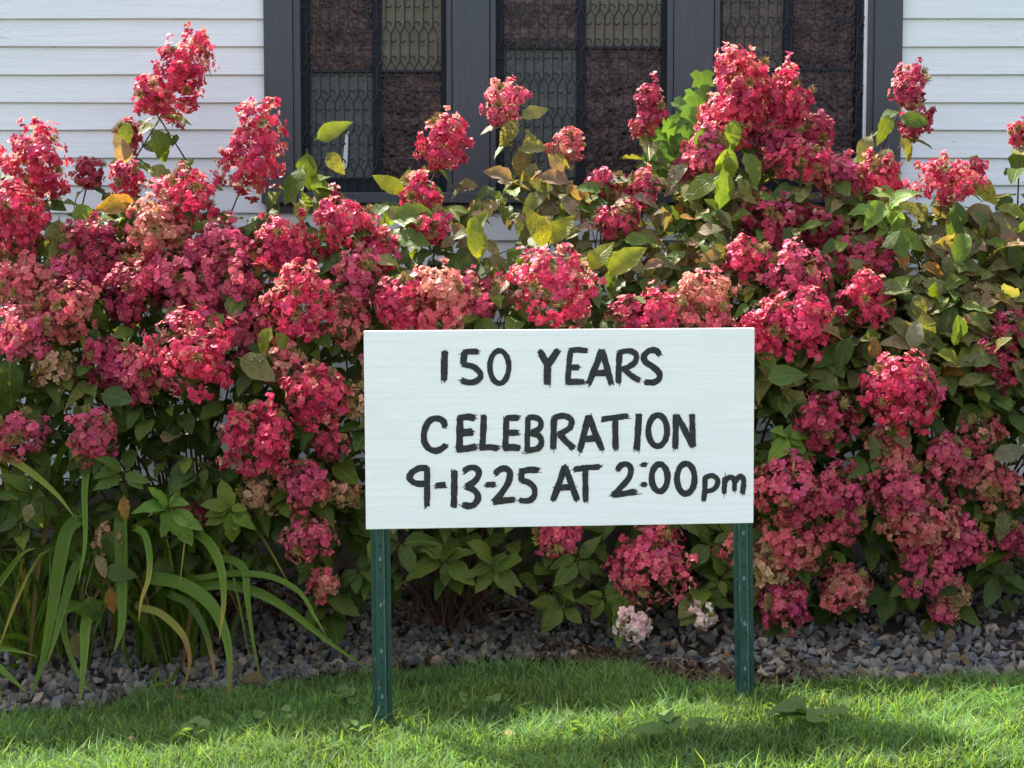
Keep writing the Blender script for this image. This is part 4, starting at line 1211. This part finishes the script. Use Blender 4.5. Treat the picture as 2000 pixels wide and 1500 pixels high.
for px, py, n, ln, cls, off in ROS:
    p = np.array(place(px, py, off)); sid = owner(p[0])
    add_stem(sid, p, (0, -.5, .6), .0045, .0022, .1)
    a0 = lrng.uniform(0, 360)
    for k in range(n):
        a = R(a0 + k * 137.5 + lrng.normal(0, 20))
        al = unit(np.array([math.cos(a), lrng.uniform(-.8, .1), math.sin(a) * .8 - .25]))
        nm = unit(np.array([-math.cos(a) * .3 + lrng.normal(0, .25), -.7 + lrng.normal(0, .2), .7]))
        sz_ = ln * p[1] / FPX * lrng.uniform(.55, 1.25)
        add_leaf(sid, p + al * .12 * sz_ + np.array([0, .004 * k, -.004 * k]), al, nm, sz_, cls, 3.0)
# the 300 that show largest on each shrub are leaves of their own, the rest one mass
for sid in range(5):
    L = [l for l in leaves if l[0] == sid]
    def vis(l):
        px, py = project(l[1])
        return (0 < px < 2000) and not (715 < px < 1475 and 650 < py < 1030)
    L.sort(key=lambda l: -(l[5] + (2.0 if vis(l) else -4.0)))
    base = shb[sid]
    for (s_, p, Rm, size, c, sc_, k) in L[:300]:
        o = link('leaf', LM[k], shrubs[sid])
        Mx = Matrix(Rm.tolist()).to_4x4() @ Matrix.Diagonal((size, size, size, 1))
        Mx.translation = Vector(p - base)
        o.matrix_local = Mx
        o.color = c
    Vs, F3s, F4s, Us, Cs, off = [], [], [], [], [], 0
    for (s_, p, Rm, size, c, sc_, k) in L[300:]:
        v, f3, f4, u = LP[k]
        Vs.append((v * size) @ Rm.T + (p - base)); F3s.append(f3 + off); F4s.append(f4 + off); Us.append(u)
        Cs.append(np.repeat(c[None], len(v), 0)); off += len(v)
    if Vs:
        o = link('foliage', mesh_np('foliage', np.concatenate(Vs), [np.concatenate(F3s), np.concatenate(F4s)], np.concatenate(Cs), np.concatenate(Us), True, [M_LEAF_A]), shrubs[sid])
        tag(o, kind='stuff')
# extra bare twigs inside each shrub
for sid in range(5):
    for _ in range(16):
        x = shb[sid][0] + hrng.uniform(-.6, .6); zt = hrng.uniform(.5, 1.45)
        add_stem(sid, (x, yfront(zt) + hrng.uniform(.05, .3), zt), unit((hrng.normal(0, .5), -.4, .8)), .005, .0018, .15, 'twig')

# ------------------------------------------------------------------ climbing vine by the mullion
vb = np.array([at(1330, 300, 6.2).x, 6.36, 0.0]); vb[2] = float(bed_z(vb[0], vb[1]))
vine = thing('climbing_vine', vb.tolist(), 'bright green lobed vine climbing between the hydrangea and the window casing', 'vine')
def vine_leaf():
    pts = [(0, 0), (.22, -.10), (.50, .12), (.34, .30), (.46, .62), (.20, .58), (0, 1.0), (-.20, .58), (-.46, .62), (-.34, .30), (-.50, .12), (-.22, -.10)]
    V = [(x, y, .25 * abs(x) - .25 * y * y) for x, y in pts] + [(0, .35, -.03)]
    n = len(pts)
    F = np.array([(i, (i + 1) % n, n) for i in range(n)])
    uv = [(.5 + v[0], v[1] * .8 + .1) for v in V]
    return mesh_np('leaf', V, F, uv=uv, smooth=True, mats=[M_LEAF_O])
VL = vine_leaf()
vpath = spline([vb, at(1330, 520, 6.38), at(1310, 340, 6.28), at(1335, 260, 6.22), at(1362, 215, 6.22), at(1375, 165, 6.25)], 26)
V, F = tube_np(vpath - vb, np.linspace(.004, .0014, 26), 5)
link('stem', mesh_np('stem', V, F, smooth=True, mats=[M_LEAF_A], col=np.tile((.10, .16, .04, 0), (len(V), 1)), uv=np.full((len(V), 2), .3)), vine)
for px, py in ((1372, 160), (1378, 185), (1350, 192), (1330, 205), (1362, 210), (1345, 225), (1380, 215), (1325, 235), (1310, 250), (1340, 250), (1360, 240), (1290, 268), (1320, 270), (1305, 290), (1335, 285), (1270, 300), (1295, 315), (1315, 310), (1285, 335), (1275, 270), (1352, 268), (1300, 350), (1370, 235), (1265, 330)):
    p = np.array(at(px, py, 6.2 + lrng.uniform(-.06, .05)))
    a = R(lrng.uniform(-150, -20))
    Rm = frame((math.cos(a), -.25, math.sin(a)), (lrng.normal(0, .3), -.8, .7))
    o = link('leaf', VL, vine)
    s = lrng.uniform(.07, .105)
    Mx = Matrix(Rm.tolist()).to_4x4() @ Matrix.Diagonal((s, s, s, 1)); Mx.translation = Vector(p - vb - Rm[:, 1] * s * .4)
    o.matrix_local = Mx
    b = lrng.uniform(.75, 1.2)
    o.color = (.105 * b, .215 * b, .045 * b, 0)

# ------------------------------------------------------------------ daylilies
def blade_mesh(path, width, c0, c1, taper=.55, rng=lrng, base=None, tipc=None, facing=None):
    n = len(path)
    P = np.asarray(path)
    T = unit(np.gradient(P, axis=0))
    f = np.array([0, -1.0, .35]) if facing is None else facing
    Sd = unit(np.cross(T, f))
    t = np.linspace(0, 1, n)
    w = width * np.clip(np.minimum(.6 + t * 1.6, 1.0), 0, 1) * np.clip((1 - t) / (1 - taper), 0, 1) ** .7
    w = np.where(t < taper, width * np.minimum(.6 + t * 1.6, 1.0), w)
    w[-1] = .0006
    Nn = np.cross(Sd, T)
    tw = rng.normal(0, .25) * t
    Sd = Sd * np.cos(tw)[:, None] + Nn * np.sin(tw)[:, None]
    dip = -.34
    V = np.stack([P - Sd * w[:, None] * .5, P + Nn * (w * dip)[:, None], P + Sd * w[:, None] * .5], 1).reshape(-1, 3)
    uv = np.stack([np.stack([np.full(n, u), t * .05], -1) for u in (.12, .5, .88)], 1).reshape(-1, 2)
    k = t[:, None]
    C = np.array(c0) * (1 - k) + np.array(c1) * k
    if tipc is not None:
        m = np.clip((t - tipc[1]) / .14, 0, 1)[:, None]
        C = C * (1 - m) + np.array(tipc[0]) * m
    C = np.repeat(np.concatenate([C, np.zeros((n, 1))], 1), 3, 0)
    i = np.arange(n - 1)[:, None] * 3
    F = np.concatenate([np.concatenate([i, i + 1, i + 4, i + 3], 1), np.concatenate([i + 1, i + 2, i + 5, i + 4], 1)])
    return mesh_np('strap_leaf', V - base, F, C, uv, True, [M_BLADE])
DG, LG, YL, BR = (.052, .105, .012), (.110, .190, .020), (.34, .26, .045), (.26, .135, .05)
clumps = []
for px, lab in ((70, 'daylily clump with broad arching leaves hanging to the lawn edge'), (330, 'daylily clump with long leaves, some yellow or brown at their tips')):
    X = at(px, 1230, 5.72).x
    clumps.append(thing('daylily_clump', (X, 5.72, float(bed_z(X, 5.72))), lab, 'plant', 'daylilies at the foot of the hedge'))
BL = [  # points px,py ; width px ; colours ; tip
 (0, [(168, 880), (165, 960), (166, 1060), (152, 1145)], 15, LG, LG, None),
 (0, [(160, 1010), (132, 1034), (116, 1100), (101, 1194), (84, 1287), (58, 1368)], 27, DG, LG, None),
 (0, [(150, 1090), (140, 1125), (122, 1190), (106, 1250), (90, 1300)], 20, DG, LG, None),
 (0, [(166, 1195), (166, 1235), (163, 1300), (153, 1400)], 23, LG, LG, (BR, .93)),
 (0, [(120, 1180), (126, 1240), (150, 1310), (190, 1365)], 14, DG, LG, None),
 (1, [(240, 1010), (236, 1055), (238, 1150), (237, 1225), (222, 1275)], 26, DG, LG, None),
 (1, [(262, 1030), (282, 1042), (292, 1085), (290, 1130), (276, 1172), (271, 1215)], 14, LG, LG, (YL, .6)),
 (1, [(270, 1185), (310, 1196), (345, 1225), (364, 1255), (370, 1300), (352, 1360)], 15, (.16, .19, .035), YL, (BR, .62)),
 (1, [(290, 1128), (350, 1138), (405, 1172), (435, 1224), (449, 1290), (446, 1388)], 27, DG, LG, (BR, .84)),
 (1, [(380, 1040), (412, 1065), (432, 1112), (437, 1175), (428, 1252)], 20, LG, LG, (YL, .78)),
 (1, [(420, 1090), (455, 1094), (478, 1115), (482, 1158), (491, 1231), (511, 1345)], 17, DG, LG, None),
 (1, [(380, 1130), (450, 1120), (525, 1125), (585, 1156), (615, 1205), (640, 1246)], 14, DG, LG, None),
 (1, [(370, 1148), (440, 1142), (510, 1160), (575, 1200), (640, 1252), (722, 1308)], 20, DG, LG, None),
 (1, [(330, 1160), (370, 1180), (400, 1230), (415, 1290), (420, 1330)], 16, DG, DG, (BR, .7)),
 (0, [(-40, 1262), (20, 1268), (75, 1282)], 13, DG, LG, None),
 (0, [(-40, 1275), (0, 1306), (52, 1352)], 22, DG, LG, (YL, .93)),
 (0, [(-20, 1170), (20, 1110), (45, 1080), (70, 1070)], 14, DG, LG, None),
 (0, [(-60, 870), (0, 886), (60, 922), (110, 965), (146, 1010)], 17, YL, (.16, .2, .03), None),
 (0, [(-30, 1330), (-5, 1345), (5, 1400)], 14, DG, LG, (BR, .85)),
 (1, [(330, 1330), (300, 1335), (312, 1310), (306, 1318)], 8, LG, LG, None),
]
for ci, pts, wpx, c0, c1, tip in BL:
    n = len(pts)
    tipY = ground_hit(*pts[-1]).y if pts[-1][1] > 1270 else 5.22
    tipY = min(tipY + .02, 5.3)
    Y0 = 5.42
    W3 = [np.array(at(px, py, Y0 + (tipY - Y0) * k / (n - 1))) for k, (px, py) in enumerate(pts)]
    for q in W3: q[2] = max(q[2], float(bed_z(q[0], q[1]) if q[1] > edge_y(q[0]) else lawn_z(q[0])) + .006)
    b = np.array(clumps[ci].location)
    s0 = b + np.array([lrng.normal(0, .05), lrng.normal(0, .04), 0])
    up = (s0 * .5 + W3[0] * .5); up[2] = max(W3[0][2] * .9, up[2])
    path = spline([s0, up] + W3, 26)
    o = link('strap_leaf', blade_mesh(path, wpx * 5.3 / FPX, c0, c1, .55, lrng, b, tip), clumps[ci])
for ci, cl in enumerate(clumps):
    b = np.array(cl.location)
    for k in range(44):
        a = lrng.uniform(0, 6.28)
        r = lrng.uniform(.18, .55)
        h = lrng.uniform(.25, .62)
        s0 = b + np.array([lrng.normal(0, .10), lrng.normal(0, .06), 0])
        d = np.array([math.cos(a), math.sin(a) * .8 - .15, 0])
        e = s0 + d * r
        e[1] = min(e[1], 6.3)
        droop = lrng.uniform(.1, .95)
        top = s0 + d * r * .6 + np.array([0, 0, h])
        e[2] = max(s0[2] + h * (1 - droop), float(bed_z(e[0], e[1])) + .01)
        path = spline([s0, s0 + d * r * .22 + np.array([0, 0, h * .7]), top, e], 14)
        br = lrng.random()
        c0 = np.array(DG) * lrng.uniform(.6, 1.1); c1 = np.array(LG) * lrng.uniform(.5, 1.0)
        tip = None
        if br < .10: c0, c1 = np.array(BR) * .6, np.array(BR)
        elif br < .25: tip = (YL, .7)
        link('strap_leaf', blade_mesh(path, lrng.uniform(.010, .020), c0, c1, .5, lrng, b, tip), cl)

# ------------------------------------------------------------------ lawn weeds and fallen leaves
def round_leaf():
    a = np.linspace(0, 2 * np.pi, 14, endpoint=False)
    V = [(.5 * math.sin(t) * (1 + .06 * math.sin(5 * t)), .5 - .5 * math.cos(t) * (1 - .12 * math.exp(-(t - math.pi) ** 2)), .12 * math.cos(2 * t)) for t in a] + [(0, .45, -.06)]
    F = np.array([(i, (i + 1) % 14, 14) for i in range(14)])
    return mesh_np('leaf', V, F, uv=[(.5 + v[0], v[1]) for v in V], smooth=True, mats=[M_LEAF_O])
RL = round_leaf()
WEEDS = [(660, 1405, 9, .034, 'round leaved weed in the lawn beside the left sign post'), (370, 1468, 8, .036, 'pale round leaved weed in the sunlit lawn below the daylilies'),
         (1600, 1440, 6, .055, 'broad leaved weed in the lawn right of the sign'), (1530, 1420, 4, .045, 'small broad leaved weed near the worn sign post'),
         (930, 1410, 5, .034, 'round leaved weed in the lawn under the sign'), (540, 1445, 6, .030, 'small clover like weed in the dim lawn before the gravel'),
         (700, 1462, 6, .036, 'pale round leaved weed on the sunlit grass just before the left sign post'), (1120, 1450, 5, .032, 'tiny round leaved weed on the grass beside the curled grey brown leaf'), (1320, 1470, 5, .050, 'flat broad leaved weed in the shadow the sign throws on the lawn')]
WEEDS[2] = (1600, 1440, 6, .055, 'larger broad leaved weed on the lawn beyond the worn sign post')
for px, py, n, s, lab in WEEDS:
    p = ground_hit(px, py)
    t = thing('lawn_weed', p, lab, 'weed', 'weeds in the lawn')
    for k in range(n):
        a = lrng.uniform(0, 6.28); r = lrng.uniform(.0, .055)
        o = link('leaf', RL if s < .05 else LM[k % 14], t)
        sc_ = s * 1.15 * lrng.uniform(.7, 1.2) * (1 if s < .05 else 1.6)
        Rm = frame((math.cos(a), math.sin(a), .35), (lrng.normal(0, .25), -.3, 1))
        Mx = Matrix(Rm.tolist()).to_4x4() @ Matrix.Diagonal((sc_, sc_, sc_, 1))
        Mx.translation = (math.cos(a) * r, math.sin(a) * r, lrng.uniform(.055, .085))
        o.matrix_local = Mx
        b = lrng.uniform(.8, 1.2); o.color = (.085 * b, .16 * b, .045 * b, .05)
        V, F = tube_np([(0, 0, 0), tuple(Mx.translation)], .0009, 4)
        link('stalk', mesh_np('stalk', V, F, mats=[M_PEDI], col=np.tile((.08, .13, .04, 1), (len(V), 1))), t)
FALL = [(1192, 1428, .062, 'curled grey brown fallen leaf on the lawn under the sign', (.20, .14, .10, .3)), (345, 1388, .042, 'russet fallen leaf on the grass below the daylilies', (.22, .085, .045, .3)),
        (515, 1352, .09, 'long brown fallen leaf lying along the gravel edge', (.20, .11, .06, .3)), (1212, 1305, .035, 'small orange brown leaf at the mulchy lawn edge', (.30, .11, .05, .2)),
        (985, 1462, .04, 'thin straw coloured fallen leaf on the sunny lawn', (.42, .30, .13, .1)), (1780, 1345, .035, 'small rust leaf where the grass meets the gravel', (.28, .12, .06, .2)),
        (250, 1470, .035, 'pale brown fallen leaf on the bright grass', (.36, .22, .13, .2)), (850, 1468, .035, 'yellowish fallen leaf near the base of the left post', (.40, .27, .08, .1))]
for px, py, s, lab, c in FALL:
    p = ground_hit(px, py)
    o = link('fallen_leaf', LM[lrng.integers(0, 14)])
    a = lrng.uniform(0, 6.28)
    Mx = Matrix(frame((math.cos(a), math.sin(a) * .6, .15), (.2, -.6, 1)).tolist()).to_4x4() @ Matrix.Diagonal((s, s, s * 1.4, 1))
    Mx.translation = (p.x, p.y, p.z + .045 if p.y < edge_y(p.x) else p.z + .05)
    o.matrix_world = Mx
    o.color = c
    tag(o, lab, 'leaf', 'fallen leaves')

for k in range(18):
    x = lrng.uniform(-1.5, 1.75); y = float(edge_y(x)) + lrng.uniform(.03, .38)
    s = lrng.uniform(.025, .055)
    o = link('fallen_leaf', LM[lrng.integers(0, 14)])
    a = lrng.uniform(0, 6.28)
    Mx = Matrix(frame((math.cos(a), math.sin(a), lrng.normal(0, .2)), (lrng.normal(0, .3), -.4, 1)).tolist()).to_4x4() @ Matrix.Diagonal((s, s, s * 1.5, 1))
    Mx.translation = (x, y, float(bed_z(x, y)) + .045)
    o.matrix_world = Mx
    b = lrng.uniform(.6, 1.2)
    o.color = (.20 * b, .10 * b, .055 * b, .4)
    tag(o, 'small curled brown dead leaf lying on the grey gravel', 'leaf', 'dead leaves on the gravel')
